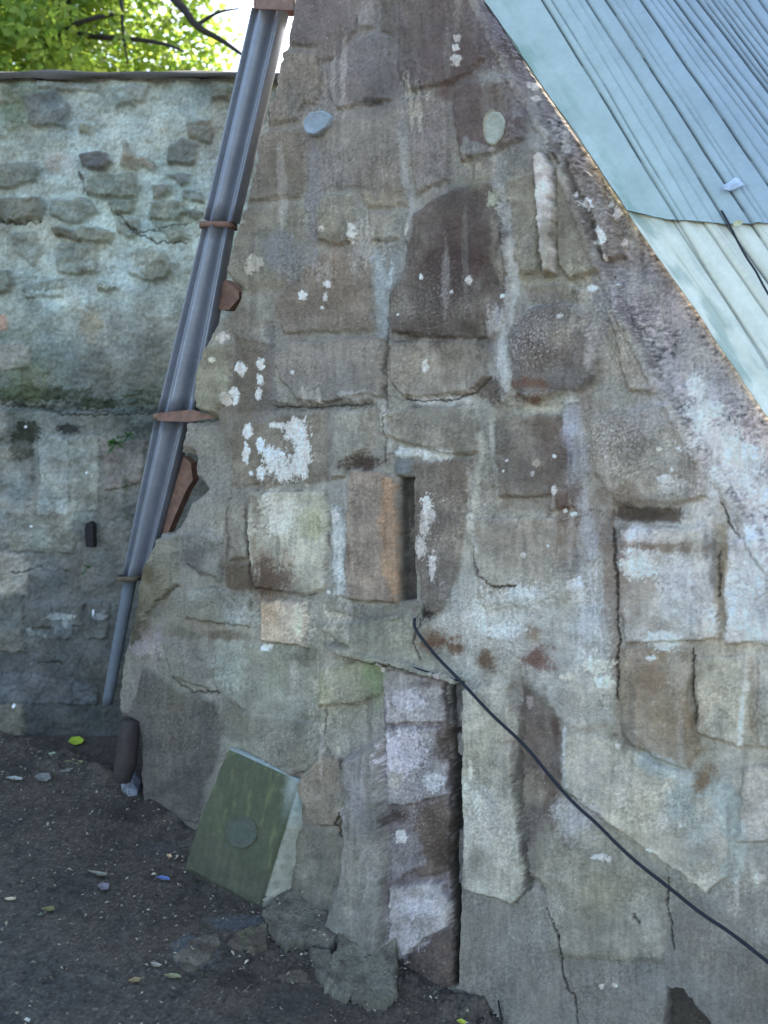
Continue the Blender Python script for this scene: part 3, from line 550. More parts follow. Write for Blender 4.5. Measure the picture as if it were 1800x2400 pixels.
def inside(P): return poly_sdf(fcx.astype(np.float32), fcy.astype(np.float32), P) > 0
REND = [(1086,2088),(1205,2122),(1280,2100),(1420,2110),(1560,2255),(1800,2260),(3600,2700),(3600,4000),(1060,4000),(1072,2320)]
COLM = [(818,1772),(905,1732),(912,1930),(920,2362),(925,4000),(500,4000),(745,2300),(790,2060)]
FOOT = [(322,1690),(345,1600),(420,1640),(540,1680),(500,1800),(440,2600),(250,2600)]
r_fac = inside(FAC); r_str = inside(STRIP) & ~r_fac; r_ren = (inside(REND) | inside(COLM) | inside(FOOT)) & ~r_fac & ~r_str
r_cl = inside(CLEFT) & ~r_str & ~r_ren
wall = empty('stone_wall', tuple(PA)); tag(wall, 'tall tapering wall of big weathered stone blocks with white flakes and patches of old render', 'wall')
link('masonry_face', sub_mesh(co, q, F.c, ~(r_fac | r_str | r_ren | r_cl)), M_WALL, wall)
tag(link('rubble_facet', sub_mesh(co, q, F.c, r_fac), M_WALL, wall), 'rough purplish rubble strip beyond the diagonal arris')
tag(link('exposed_masonry', sub_mesh(co, q, F.c, r_str), M_WALL, wall), 'upright strip of bare stones with pale purplish lime')
link('cement_render', sub_mesh(co, q, F.c, r_ren), M_WALL, wall)
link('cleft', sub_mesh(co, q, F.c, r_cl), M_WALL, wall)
be = boundary_edges(q); bv = np.unique(be); mp = np.zeros(len(co), int); mp[bv] = np.arange(len(bv)); nb = len(bv)
dep = [0, .02, .05, .10, .18, .30, .45]
cs = []
for k, dd in enumerate(dep):
    p = co[bv].copy(); j = .012*pn(px[bv]/20, np.full(nb, dd*40.), 81)*(k > 0)
    p[:, 0] += -NH.x*dd+U.x*j; p[:, 1] += -NH.y*dd+U.y*j; p[:, 2] += j*.6; cs.append(p)
cs = np.concatenate(cs); qs = np.concatenate([np.stack([mp[be[:, 0]]+k*nb, mp[be[:, 0]]+(k+1)*nb, mp[be[:, 1]]+(k+1)*nb, mp[be[:, 1]]+k*nb], 1) for k in range(len(dep)-1)])
link('wall_end', mesh_np(cs, qs, np.tile(F.c[bv], (len(dep), 1))), M_WALL, wall)
# solid core behind the face
rim = [wallpt(*p, off=-.14) for p in [(600, 300), (520, 720), (480, 1130), (360, 1420), (330, 1900)]]
poly = [(720,-900),(700,0),(640,300),(585,700),(520,1100),(400,1380),(340,1640),(345,2100),(2300,2700),(2300,1720)]+[(x-25, y+25) for x, y in RAKE]+[(960,-700)]
fr = [wallpt(*p, off=-.13) for p in poly]; bk = [p-NH*.32 for p in fr]; n_ = len(fr)
vs = fr+bk; fs = [tuple(range(n_))[::-1], tuple(range(n_, 2*n_))]+[(i, (i+1) % n_, n_+(i+1) % n_, n_+i) for i in range(n_)]
me = mesh_py(vs, fs, [(.2, .18, .15)]*len(vs)); link('wall_core', me, M_WALL, wall, smooth=False)
for cx, cy, rx, ry, c in PL:
    P = wallpt(cx, cy, .02); sx = (wallpt(cx+rx, cy)-wallpt(cx, cy)).length; sy = (wallpt(cx, cy+ry)-wallpt(cx, cy)).length
    vs = []; fs = []; rings = [(1.0, -.03), (1.0, .004), (.93, .009), (.8, .006), (.45, .004)]
    for a, hh in rings:
        for k in range(40):
            t = 2*math.pi*k/40; wob = 1+.05*math.sin(3*t+1)+.03*math.sin(7*t)
            vs.append(P+U*(math.cos(t)*sx*a*wob)+V*(math.sin(t)*sy*a*wob)+N*hh)
    for r0 in range(4):
        for k in range(40): fs.append((r0*40+k, r0*40+(k+1) % 40, (r0+1)*40+(k+1) % 40, (r0+1)*40+k))
    fs.append(tuple(160+k for k in range(40)))
    lc = lin(c)*1.5
    o = link('wall_plug', mesh_py(vs, fs, [tuple(lc*(1.15 if i < 120 else 1)) for i in range(len(vs))]), M_STONE, wall)
    tag(o, 'round bluish grey plug in the stone' if cx < 900 else 'oval cream edged plug in the stone')
del F, co, px, py, cs
# ================================================================== FAR BOUNDARY WALL
xa = axis(-1.95, -.2, .0045, -5.0, 2.2, .03); za = axis(-.05, 3.035, .0045, -.4, 3.035, .03)
X_, Z_ = np.meshgrid(xa, za); X_ = X_.ravel(); Z_ = Z_.ravel(); Y_ = np.full(X_.shape, FY)
px, py = to_px(X_, Y_, Z_)
G = Field(px, py, gain=1.5, warp=4, seed=50)
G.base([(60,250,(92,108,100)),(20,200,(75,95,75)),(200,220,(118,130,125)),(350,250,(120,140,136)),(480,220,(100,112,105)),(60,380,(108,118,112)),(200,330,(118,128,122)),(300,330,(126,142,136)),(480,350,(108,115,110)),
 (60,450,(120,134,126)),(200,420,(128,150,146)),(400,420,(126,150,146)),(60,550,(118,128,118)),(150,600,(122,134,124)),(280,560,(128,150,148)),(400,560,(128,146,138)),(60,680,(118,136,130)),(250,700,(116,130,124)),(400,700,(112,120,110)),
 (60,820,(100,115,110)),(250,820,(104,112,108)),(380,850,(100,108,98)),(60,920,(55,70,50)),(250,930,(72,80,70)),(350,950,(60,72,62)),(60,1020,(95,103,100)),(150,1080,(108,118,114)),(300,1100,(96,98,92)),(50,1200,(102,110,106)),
 (200,1200,(92,98,92)),(300,1250,(90,94,88)),(60,1350,(84,90,88)),(200,1400,(80,86,82)),(100,1500,(72,78,78)),(250,1500,(72,76,74)),(100,1620,(62,68,70)),(250,1650,(60,64,62)),(100,1720,(50,54,54))], sig=75)  # tones darken toward the foot: shade put into the colour, along with dirt
# generic stones outside the part seen
for (x0, x1) in ((-1900, -30), (560, 1900)):
    y = 190
    while y < 1800:
        hh = rr.uniform(45, 85) if y < 900 else rr.uniform(90, 140); x = x0
        while x < x1:
            ww = rr.uniform(50, 130)*(1 if y < 900 else 1.7); g = rr.randint(92, 125)-(0 if y < 1300 else 20)
            if rr.random() < .7: G.block([(x+8, y+10), (x+ww*.5, y+4), (x+ww-8, y+12), (x+ww-6, y+hh-8), (x+ww*.4, y+hh-3), (x+9, y+hh-10)], (g, g+2, g-8), .014)
            x += ww
        y += hh
o = (0, 0)
for P, c, h in (
    ([(0,910),(200,905),(215,960),(190,1000),(80,1050),(-40,1055),(-40,900)], (98,108,96), .02), ([(-40,1110),(230,1095),(260,1150),(235,1225),(-40,1245)], (92,92,74), .03),
    ([(445,870),(520,845),(600,855),(635,905),(600,940),(540,958),(450,925)], (82,78,80), .024), ([(500,985),(620,965),(750,960),(785,1030),(760,1100),(560,1115),(490,1080)], (96,106,90), .034),
    ([(840,1025),(950,1030),(962,1060),(920,1100),(855,1105)], (102,102,90), .024), ([(600,1120),(760,1105),(750,1190),(640,1205)], (92,104,88), .024), ([(835,1125),(1030,1110),(1045,1190),(1000,1235),(830,1225)], (106,116,98), .024),
    ([(285,1265),(340,1260),(440,1300),(440,1350),(330,1320)], (84,80,58), .028), ([(430,1290),(470,1260),(600,1275),(632,1300),(628,1360),(440,1345)], (104,108,86), .034), ([(280,1110),(480,1095),(545,1180),(480,1230),(380,1250),(290,1190)], (112,124,112), .02),
    ([(640,1215),(780,1215),(785,1310),(720,1335),(645,1300)], (112,126,112), .022), ([(850,1240),(1000,1245),(1060,1330),(960,1345),(900,1290)], (112,124,106), .02), ([(700,1410),(850,1370),(940,1420),(950,1520),(860,1580),(720,1520)], (122,132,114), .02),
    ([(320,1360),(540,1360),(550,1520),(430,1540),(320,1500)], (116,130,118), .018), ([(60,1300),(200,1280),(230,1400),(190,1480),(90,1400)], (112,122,110), .018), ([(-40,1500),(60,1505),(90,1570),(60,1620),(-40,1640)], (88,100,84), .03),
    ([(540,1560),(650,1580),(665,1610),(620,1625),(545,1610)], (102,112,90), .02), ([(120,1590),(350,1540),(350,1650),(150,1660)], (112,124,110), .016), ([(940,830),(1000,770),(1100,800),(1080,930),(940,910)], (88,98,92), .022),
    ([(1040,680),(1180,660),(1170,800),(1050,770)], (108,110,96), .02), ([(690,780),(780,900),(760,950),(680,920)], (124,122,104), .018), ([(770,870),(870,920),(850,960),(780,930)], (128,120,98), .018), ([(620,500),(740,490),(750,590),(640,600)], (110,130,124), .022),
    ([(700,480),(830,480),(800,560),(760,570)], (120,136,130), .016), ([(430,680),(520,700),(510,760),(450,740)], (118,120,88), .016), ([(1170,480),(1290,490),(1270,570),(1180,560)], (92,98,86), .03), ([(120,540),(300,500),(400,600),(380,720),(180,700)], (96,104,100), .016),
    ([(930,960),(1070,970),(1060,1020),(1000,1030)], (96,104,98), .02), ([(1020,1050),(1140,1060),(1130,1130),(1020,1110)], (100,112,102), .02), ([(1040,1160),(1130,1180),(1120,1240),(1060,1210)], (84,94,82), .02), ([(200,440),(560,470),(560,520),(220,500)], (112,122,116), .014)):
    G.block(C(*o, P), tuple(v*.84 for v in c), h*1.4, soft=6, edge=.5)
o = (0, 600)
for P, c, h in (([(230,990),(400,1000),(400,1410),(245,1425)], (116,128,124), .012), ([(400,1000),(560,1000),(560,1420),(400,1410)], (110,118,108), .01), ([(-40,1130),(170,1120),(200,1350),(-40,1355)], (102,110,104), .012),
                ([(240,1345),(380,1340),(380,1420),(245,1425)], (124,140,138), .014), ([(560,1010),(830,1010),(800,1260),(600,1300)], (104,100,92), .012), ([(60,1430),(440,1430),(430,1640),(70,1640)], (104,110,98), .01), ([(-40,1380),(60,1380),(60,1640),(-40,1640)], (102,110,106), .012)):
    G.block(C(*o, P), c, h, soft=6, edge=.5)
o = (0, 1200)
for P, c, h in (([(190,490),(480,490),(480,620),(200,640)], (80,84,80), .014), ([(80,340),(140,330),(150,380),(90,380)], (102,112,106), .01), ([(160,640),(260,630),(290,690),(180,690)], (92,104,102), .01), ([(300,600),(420,590),(420,700),(310,690)], (86,96,98), .01), ([(-40,440),(150,430),(150,640),(-40,640)], (82,90,86), .012),
                ([(500,480),(620,500),(620,700),(500,690)], (78,82,78), .012), ([(-40,880),(300,900),(560,960),(560,1060),(-40,1050)], (72,80,84), .008)):
    G.block(C(*o, P), c, h, soft=6, edge=.4)
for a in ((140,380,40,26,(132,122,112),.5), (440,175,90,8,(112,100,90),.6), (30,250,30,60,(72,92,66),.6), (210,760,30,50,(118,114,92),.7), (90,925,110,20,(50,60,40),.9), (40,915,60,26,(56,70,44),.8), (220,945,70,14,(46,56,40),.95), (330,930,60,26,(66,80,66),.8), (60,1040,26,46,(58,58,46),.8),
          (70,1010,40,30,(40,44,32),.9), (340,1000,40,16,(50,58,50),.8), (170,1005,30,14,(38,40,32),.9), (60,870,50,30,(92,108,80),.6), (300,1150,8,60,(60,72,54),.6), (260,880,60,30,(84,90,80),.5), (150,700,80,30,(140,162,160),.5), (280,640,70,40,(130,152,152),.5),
          (150,1440,40,8,(128,140,138),.7), (160,1455,8,20,(118,130,130),.7), (240,1440,20,8,(110,120,122),.7), (5,755,12,20,(150,112,92),.7), (200,1330,60,30,(88,86,78),.5), (270,1590,60,60,(64,66,58),.5)):
    G.blob(*a[:4], a[4], a=a[5], h=.002, fl=.5, hard=.3, sc=16)
for P, wd in (([(280,508),(320,545),(375,568),(440,570)], 5), ([(0,522),(100,522)], 4), ([(190,400),(200,440),(198,455)], 2), ([(0,945),(120,962),(230,975),(370,970)], 7), ([(180,955),(250,968),(370,962)], 4), ([(100,1549),(150,1549)], 4), ([(40,1335),(110,1330)], 2.5), ([(280,525),(340,545),(460,520)], 2), ([(400,940),(370,930)], 3)):
    G.stroke(P, wd*.6, (50,52,46), .8, -.008, jag=3, soft=2)
for a in ((209,1106,4,3), (80,1231,3,3), (226,1430,2,8), (42,1646,4,4), (66,1000,4,3)):
    G.blob(*a, (215,220,225), fl=.2, hard=.3)
ledge = 1-ss(958, 968, py+6*pn(px/60, py*0, 77))     # 1 above the offset
G.h += .03-.03*0-.045*ledge*ss(700, 940, py)-.045*(py < 700)*1.0*0
G.h -= .03*ledge
moss = ss(860, 950, py)*ledge; G.h += .03*moss*(.6+fbm(px/20, py/14, 101, 3))
top = ss(240, 170, py)
lump = fbm(px/38, py/30, 103, 4); G.h += (.02*fbm(px/80, py/80, 104, 3)+.016*lump*(1-.6*ss(600, 700, py))+.005*fbm(px/11, py/11, 107, 3))
G.c = sat(G.c, .66)*(1.1+.22*ss(960, 600, py))[:, None]*np.array([1.13, 1.0, .88]); G.c *= (1+.3*G.mott+.15*G.grain+.6*G.fine)[:, None]; G.c *= np.clip(1+.5*fbm(px/70, py/70, 113, 4), .5, 1.5)[:, None]  # upper part lifted in colour, adding to the painted top-to-foot light gradient
hue = fbm(px/100, py/100, 115, 3); G.c *= np.stack([1+.12*hue, 1+0*hue, 1-.1*hue], 1)
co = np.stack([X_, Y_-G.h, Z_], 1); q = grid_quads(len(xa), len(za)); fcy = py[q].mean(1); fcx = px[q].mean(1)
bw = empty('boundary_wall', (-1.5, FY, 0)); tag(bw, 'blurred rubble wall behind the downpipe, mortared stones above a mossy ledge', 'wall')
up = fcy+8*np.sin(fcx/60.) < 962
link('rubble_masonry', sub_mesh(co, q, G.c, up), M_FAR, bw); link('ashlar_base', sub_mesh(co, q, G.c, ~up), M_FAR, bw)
ztop = za.max()
ztop = farpt(300, 178).z
# coping: a run of uneven rounded stones
vs = []; fs = []; cl = []; n = 260; prof = [(-.03, -.012), (-.045, .0), (-.035, .018), (0, .028), (.2, .035), (.38, .03), (.42, .0), (.42, -.3)]
for i in range(n+1):
    x = -5+7.2*i/n
    for j, (dy, dz) in enumerate(prof):
        a = float(pn(np.array([x*3.]), np.array([j*.7]), 131)[0]); vs.append((x, FY+dy+.015*a, 3.04+dz*1.0+.02*a-.01)); g = .10+.04*a; cl.append((g*1.1, g, g*.85))
k = len(prof)
for i in range(n):
    for j in range(k-1): fs.append((i*k+j, (i+1)*k+j, (i+1)*k+j+1, i*k+j+1))
link('coping', mesh_py(vs, fs, cl), M_FAR, bw)
me = mesh_py([(-5, FY+.06, -.5), (2.2, FY+.06, -.5), (2.2, FY+.42, -.5), (-5, FY+.42, -.5), (-5, FY+.06, 3.03), (2.2, FY+.06, 3.03), (2.2, FY+.42, 3.03), (-5, FY+.42, 3.03)],
             [(0, 1, 5, 4), (1, 2, 6, 5), (2, 3, 7, 6), (3, 0, 4, 7), (4, 5, 6, 7)], [(.15, .15, .13)]*8)
link('wall_core', me, M_FAR, bw, smooth=False)
# weep hole iron
P = farpt(213, 1253, FY-.05); vs = []; fs = []
pr = [(-.018, -.055), (.016, -.058), (.018, .0), (.02, .045), (.008, .062), (-.012, .058), (-.02, .03)]
for dy in (0.05, -.022):
    for a, b in pr: vs.append((P.x+a, P.y+dy, P.z+b))
m_ = len(pr); fs = [tuple(range(m_, 2*m_))]+[(i, (i+1) % m_, m_+(i+1) % m_, m_+i) for i in range(m_)]
o = link('iron_stub', mesh_py(vs, fs), M_HOLE, smooth=False); tag(o, 'short dark iron stub sticking out of the far wall below the ledge', 'stub')
del G, co

# ================================================================== GROUND
xa = np.concatenate([-np.geomspace(300, 2.0, 30), axis(-1.95, 1.3, .006, -1.95, 1.3, .006), np.geomspace(1.35, 300, 30)])
ya = np.concatenate([-np.geomspace(300, .5, 24), np.arange(-.3, 1.2, .05), np.arange(1.2, 3.95, .006), np.geomspace(4.0, 400, 30)])
X_, Y_ = np.meshgrid(xa, ya); X_ = X_.ravel(); Y_ = Y_.ravel(); Z_ = gz(X_, Y_)
near = ss(6, 3, np.hypot(X_, Y_-2))
px, py = to_px(X_, Y_, Z_); bad = (Y_ < .6) | (Y_ > 4.2); px = np.where(bad, -3000, px); py = np.where(bad, 3000, py)
q1 = fbm(X_*5, Y_*5, 201, 5); q2 = fbm(X_*26, Y_*26, 203, 4); q3 = fbm(X_*90, Y_*90, 205, 2)
c = lin((84,82,77))*np.ones((X_.size, 1)); brown = lin((84,75,64))
e_n = np.array([math.sin(WA), math.cos(WA)]); dw = -((X_-PA.x)*NH.x+(Y_-PA.y)*NH.y)*-1   # distance in front of the wall
m = np.clip(ss(1.4, .2, dw)+.5*q1, 0, 1); c = c*(1-m[:, None])+brown*m[:, None]
c *= np.clip(1+.45*q1+.5*q2+.6*q3, .3, 2.2)[:, None]*np.array([1.02, 1.02, .99])
sp = pn(X_*75, Y_*75, 211); mm = ss(.55, .75, sp)*ss(-.45, .1, q1)*.85
tone = pn(X_*30, Y_*30, 213)[:, None]; sc_ = lin((136,128,110))*(1+.6*tone)
c = c*(1-mm[:, None])+sc_*mm[:, None]
# pale cement smear near the wall foot
for (cx, cy, rx, ry, cc, al) in ((470,2240,60,44,(92,94,92),.9), (560,2160,80,22,(88,92,90),.7), (370,1990,60,20,(84,82,78),.4), (330,1900,90,30,(54,46,40),.8), (560,2290,60,30,(56,48,42),.7), (700,2350,90,40,(70,64,58),.6), (1130,2340,60,40,(80,76,66),.6)):
    qq = 1-np.sqrt(((px-cx)/rx)**2+((py-cy)/ry)**2)+.9*q1+.5*q2; mk = ss(0, .25, qq)*al*(np.abs(X_) < 3); c = c*(1-mk[:, None])+lin(cc)*1.1*mk[:, None]
h = near*(.008*q1+.0035*q2+.0018*q3+.004*mm)+near*.03*ss(.12, .0, np.abs(dw))*(.4+.8*ss(-.2, .3, q1))
# debris heap at the foot of the cleft
hp = np.exp(-(((px-1130)/80)**2+((py-2350)/60)**2))*(np.abs(X_) < 3); h += .03*hp*(1+1.2*q2)
co = np.stack([X_, Y_, Z_+h], 1); me = mesh_np(co, grid_quads(len(xa), len(ya)), c*1.0)
tag(link('ground', me, M_GROUND), kind='structure')
GH = None
# ================================================================== TREE
def crown(name, blobs, n, size, parent, m, seed, tint=(1, 1, 1)):
    r = np.random.default_rng(seed); P = []; 
    for (cx, cy, cz, rx, ry, rz, wt) in blobs:
        k = int(n*wt); d = r.normal(size=(k, 3)); d /= np.linalg.norm(d, axis=1)[:, None]
        rad = r.random(k)**.45; p = d*rad[:, None]*np.array([rx, ry, rz])+np.array([cx, cy, cz]); P.append(p)
    P = np.concatenate(P)
    cl = fbm(P[:, 0]*1.8+P[:, 2]*.9, P[:, 1]*1.5+P[:, 2]*1.7, seed, 3)
    P = P[cl > -.08-.1*r.random(len(P))]; k = len(P); cl = cl[cl > 9] if False else fbm(P[:, 0]*2, P[:, 2]*2, seed+3, 3)
    a = r.normal(size=(k, 3)); a[:, 2] *= .5; a /= np.linalg.norm(a, axis=1)[:, None]; b = r.normal(size=(k, 3)); b -= a*(a*b).sum(1)[:, None]; b /= np.linalg.norm(b, axis=1)[:, None]
    L = size*r.uniform(.6, 1.3, k)[:, None]; Wd = L*.34; nn = np.cross(a, b)*L*.12
    v = np.stack([P, P+a*L*.35+b*Wd+nn, P+a*L, P+a*L*.35-b*Wd+nn], 1).reshape(-1, 3)
    q = np.arange(4*k).reshape(k, 4)
    g = (.75+.5*r.random(k))*(1+.35*cl); yy = r.random(k); c = np.stack([g*(1+.45*yy), g*(1+.1*yy), g*.9], 1)*np.array(tint)
    col = np.repeat(np.clip(c, .1, 2), 4, 0)
    me = mesh_np(v, q); at = me.attributes.new('Col', 'FLOAT_COLOR', 'POINT')
    at.data.foreach_set('color', np.concatenate([col, np.ones((len(col), 1))], 1).astype(np.float32).ravel())
    return link(name, me, m, parent, smooth=False)
def tree(name, base, trunk, limbs, blobs, n, size, seed, label, tint=(1, 1, 1)):
    t = empty(name, base); tag(t, label, 'tree', 'trees beyond the far wall')
    vs, fs = tube(spline(trunk, 6), [.17*(1-.5*i/(6*(len(trunk)-1))) for i in range(6*(len(trunk)-1)+1)], 12)
    link('trunk', mesh_py(vs, fs), M_BARK, t)
    V_, F_ = [], []
    for L, r0 in limbs:
        pts = spline(L, 6); v, f = tube(pts, [max(.008, r0*(1-.75*i/len(pts))) for i in range(len(pts))], 8)
        k = len(V_); V_ += v; F_ += [tuple(x+k for x in y) for y in f]
    link('branch', mesh_py(V_, F_), M_BARK, t); crown('crown', blobs, n, size, t, M_LEAF, seed, tint)
    return t
def tp(px, py, y): return tuple(farpt(px, py, y))
tree('broadleaf_tree', (-3.4, 8.4, 0), [(-3.4, 8.4, 0), (-3.3, 8.3, 2.5), (-3.0, 8.2, 4.4), (-3.1, 8.2, 6.5)],
     [([(-3.0, 8.2, 4.3), tp(140, 100, 7.8), tp(250, 88, 7.4), tp(370, 100, 7.2), tp(430, 120, 7.0)], .035), ([(-3.1, 8.2, 5), tp(60, 130, 7.6), tp(170, 60, 7.3), tp(280, 30, 7.2)], .04),
      ([tp(280, -60, 7.3), tp(285, 20, 7.2), tp(290, 90, 7.2), tp(300, 150, 7.3)], .02), ([(-3.1, 8.2, 5.6), tp(300, -90, 7.6), tp(420, 10, 7.3), tp(460, 60, 7.2), tp(520, 95, 7.2), tp(570, 130, 7.2)], .05), ([tp(460, 60, 7.2), tp(510, 30, 7.2), tp(560, 20, 7.2)], .02)],
     [(-3.9, 7.9, 5.6, 1.5, 1.0, 1.9, .36), (-2.9, 8.6, 5.5, 1.3, .9, 1.8, .30), (-2.4, 7.6, 6.6, 1.2, .9, .9, .14), (-3.0, 7.2, 4.6, .9, .5, .5, .06), (-1.3, 8.4, 6.6, 1.2, .9, .9, .15), (-1.9, 8.8, 5.1, .55, .5, .6, .025)], 42000, .085, 11,
     'broadleaf tree with bright backlit leaves above the far wall, sky showing at its right')
tree('dark_tree', (-6.0, 10.5, 0), [(-6.0, 10.5, 0), (-6.0, 10.4, 3), (-5.8, 10.4, 6)], [([(-6.0, 10.4, 3), (-5.4, 10.0, 4.5), (-4.8, 9.8, 6.2)], .07)],
     [(-5.6, 10.6, 5.0, 2.0, 1.2, 2.6, .6), (-4.1, 11, 5.0, 1.3, 1, 2.2, .4)], 16000, .1, 23, 'darker green tree behind the bright one, at the left edge above the far wall', (.55, .6, .5))

# ================================================================== CORRUGATED SHEETS
r_ = (wallpt(1800, 975)-wallpt(1135, 0)).normalized(); q_ = r_.cross(N)
if q_.z < 0: q_ = -q_
al = R(24); qt = (q_*math.cos(al)-N*math.sin(al)).normalized(); nS = r_.cross(qt)
if nS.dot(N) < 0: nS = -nS
O_ = wallpt(1135, 0, -.052)
def sheet_rq(px, py):
    p = onplane(px, py, O_, nS)-O_; return p.dot(r_), p.dot(qt)
SE = [((1268,0),(1690,690),.9), ((1290,0),(1705,690),.5), ((1372,0),(1702,528),.8), ((1325,0),(1640,528),.25), ((1415,0),(1780,560),1), ((1497,0),(1800,440),1), ((1455,0),(1790,510),.25), ((1535,0),(1800,350),.35),
      ((1575,0),(1800,300),1), ((1600,0),(1800,262),.6), ((1628,0),(1800,225),1), ((1662,0),(1800,188),1), ((1690,0),(1800,140),.5), ((1720,-20),(1800,90),.7), ((1750,-30),(1800,40),.7), ((1555,0),(1800,325),.5), ((1644,0),(1800,206),.6), ((1518,0),(1800,395),.3), ((1435,0),(1800,545),.3), ((1350,0),(1672,528),.2), ((1676,0),(1800,165),.6), ((1706,-10),(1800,115),.6)]
seams = [(sheet_rq(*a), sheet_rq(*b), s) for a, b, s in SE]
e1 = [sheet_rq(*p) for p in ((1300,470),(1480,500),(1560,519),(1640,524),(1700,530),(1800,527),(2300,560))]
def sheet(name, rng_r, rng_w, off, seamlist, colf, amp, label, endcut=None, depth=1):
    ra = np.arange(*rng_r, .012); wa = np.arange(*rng_w, .0022); R2, W2_ = np.meshgrid(ra, wa); R2 = R2.ravel(); W2_ = W2_.ravel()
    rk = np.array([sheet_rq(*t) for t in [(2300,1725),(1980,1245)]+RAKE+[(1040,-142)]]); o2 = np.argsort(rk[:, 0]); wl = np.interp(R2, rk[o2, 0], rk[o2, 1])-.004+.004*fbm(R2*9, R2*0, 77, 3)
    W2_ = W2_+(wl-wa[0])*ss(.25, .0, W2_-wa[0])
    if endcut is not None:
        ex = np.array(endcut); o_ = np.argsort(ex[:, 1]); lim = np.interp(W2_, ex[o_, 1], ex[o_, 0])+.0025*pn(W2_*60, R2*0, 9)
        R2 = ra[0]+(R2-ra[0])*(lim-ra[0])/(ra[-1]-ra[0])
    h = .004*np.cos(W2_*2*np.pi/.052)*amp; dark = np.zeros(R2.shape)
    for (a, b, s) in seamlist:
        wc = a[1]+(b[1]-a[1])*(R2-a[0])/(b[0]-a[0])+.004*fbm(R2*3+a[1]*9, R2*0, int(a[1]*100) % 50, 3)
        d = np.abs(W2_-wc); h -= .008*s*np.exp(-(d/.0028)**2); h += .0025*s*np.exp(-((W2_-wc-.012)/.010)**2); dark = np.maximum(dark, s*np.exp(-(d/.0021)**2)*(.6+.6*(pn(R2*4, W2_*0+a[1]*20, 7) > -.25)))
    c = colf(R2, W2_); c = c*(1-np.clip(dark, 0, 1)[:, None])+np.array([.03, .045, .05])*np.clip(dark, 0, 1)[:, None]
    P = np.array(O_)[None]+R2[:, None]*np.array(r_)+W2_[:, None]*np.array(qt)+(h+off)[:, None]*np.array(nS)
    q = grid_quads(len(ra), len(wa))
    be = boundary_edges(q); bv = np.unique(be); mp = np.zeros(len(P), int); mp[bv] = np.arange(len(bv))+len(P)
    P2 = np.concatenate([P, P[bv]-np.array(nS)*.004]); c2 = np.concatenate([c, c[bv]*.4])
    q2 = np.stack([be[:, 0], be[:, 1], mp[be[:, 1]], mp[be[:, 0]]], 1)
    o = link(name, mesh_np(P2, np.concatenate([q, q2]), c2), M_SHEET); tag(o, label, 'roof sheet', 'corrugated sheets over the sloping wall top'); return o
M_SHEET = mat('painted_sheet_metal', attr='Col', rough=.5, noise=(14, .08), spec=.3)
w0 = .0
def c_blue(r, w):
    t = ss(.0, .45, w)[:, None]; n = fbm(r*4, w*12, 301, 4)[:, None]
    c = lin((160,174,166))*(1-t)+lin((142,156,162))*t
    g = (np.exp(-((w+.0)/.05)**2)*ss(-.2, .4, fbm(r*7, w*30, 315, 4)))[:, None]*.6; c = c*(1-g)+lin((112,142,124))*g
    return c*(1+.10*n)*1.1
def c_pale(r, w):
    n = fbm(r*3, w*20, 311, 4); c = lin((196,196,178))*np.ones((len(r), 1))*1.2*(1+.08*n)[:, None]
    g = (np.exp(-(w/.06)**2)*ss(-.05, .3, fbm(r*7, w*30, 315, 4)))[:, None]*.6; c = c*(1-g)+lin((112,142,128))*g
    s = ss(.25, .5, fbm(r*2, w*160, 317, 3))[:, None]*.35; return c*(1-s)+lin((120,128,112))*s
e1r = [(a, b) for a, b in e1]; wL = sheet_rq(1400, 200)[1]
sheet('corrugated_sheet', (-.7, 1.6), (-.03, 1.25), .012, seams, c_blue, .0, 'light blue ribbed sheet with thin dark seams, the upper of the two beside the wall', e1r)
ps = [((1268,0),(1700,700),.5), ((1590,530),(1800,850),.5), ((1655,530),(1800,740),.5), ((1715,540),(1800,660),.8), ((1765,530),(1800,580),.9)]
sheet('corrugated_sheet', (-.7, 2.6), (-.03, 1.3), 0, [(sheet_rq(*a), sheet_rq(*b), s) for a, b, s in ps], c_pale, .9, 'pale green broad ribbed sheet under the end of the blue one, algae along the wall')
def spt(px, py, off): return onplane(px, py, O_+nS*off, nS)
def flake(name, pts, off, col, label, cat, m=None, group=None, thick=.003, pf=spt, curl=.006):
    P = [pf(a, b, off) for a, b in pts]; c = sum(P, Vector())/len(P); nn = (P[1]-P[0]).cross(P[2]-P[0]).normalized()
    n = len(P); vs = P+[c+nn*curl]+[p-nn*thick for p in P]+[c+nn*(curl-thick)]
    fs = [(i, (i+1) % n, n) for i in range(n)]+[(n+1+(i+1) % n, n+1+i, 2*n+1) for i in range(n)]+[(i, n+1+i, n+1+(i+1) % n, (i+1) % n) for i in range(n)]
    o = link(name, mesh_py(vs, fs, [tuple(col)]*len(vs)), m or M_FALL, smooth=False); tag(o, label, cat, group); return o
flake('film_scrap', C(1100,0,[(1402,1030),(1440,1015),(1475,985),(1500,992),(1512,1010),(1532,1025),(1450,1058),(1412,1050)]), .03, lin((176,190,206)), 'torn scrap of pale film stuck on the blue ribbed sheet', 'scrap')
flake('dry_leaf', C(1100,0,[(1462,1240),(1490,1225),(1520,1232),(1515,1245),(1490,1260),(1470,1262)]), .032, lin((190,188,150)), 'small yellowish leaf lying where the blue sheet overlaps the pale green one', 'leaf')
vs, fs = tube(spline([spt(*p, .03) for p in C(1100,0,[(1400,1170),(1440,1240),(1490,1340),(1540,1430),(1590,1505),(1630,1580),(1670,1650)])]), .0028, 6)
tag(link('thin_wire', mesh_py(vs, fs), M_CABLE), 'thin dark wire running down across the pale green ribbed sheet', 'wire')

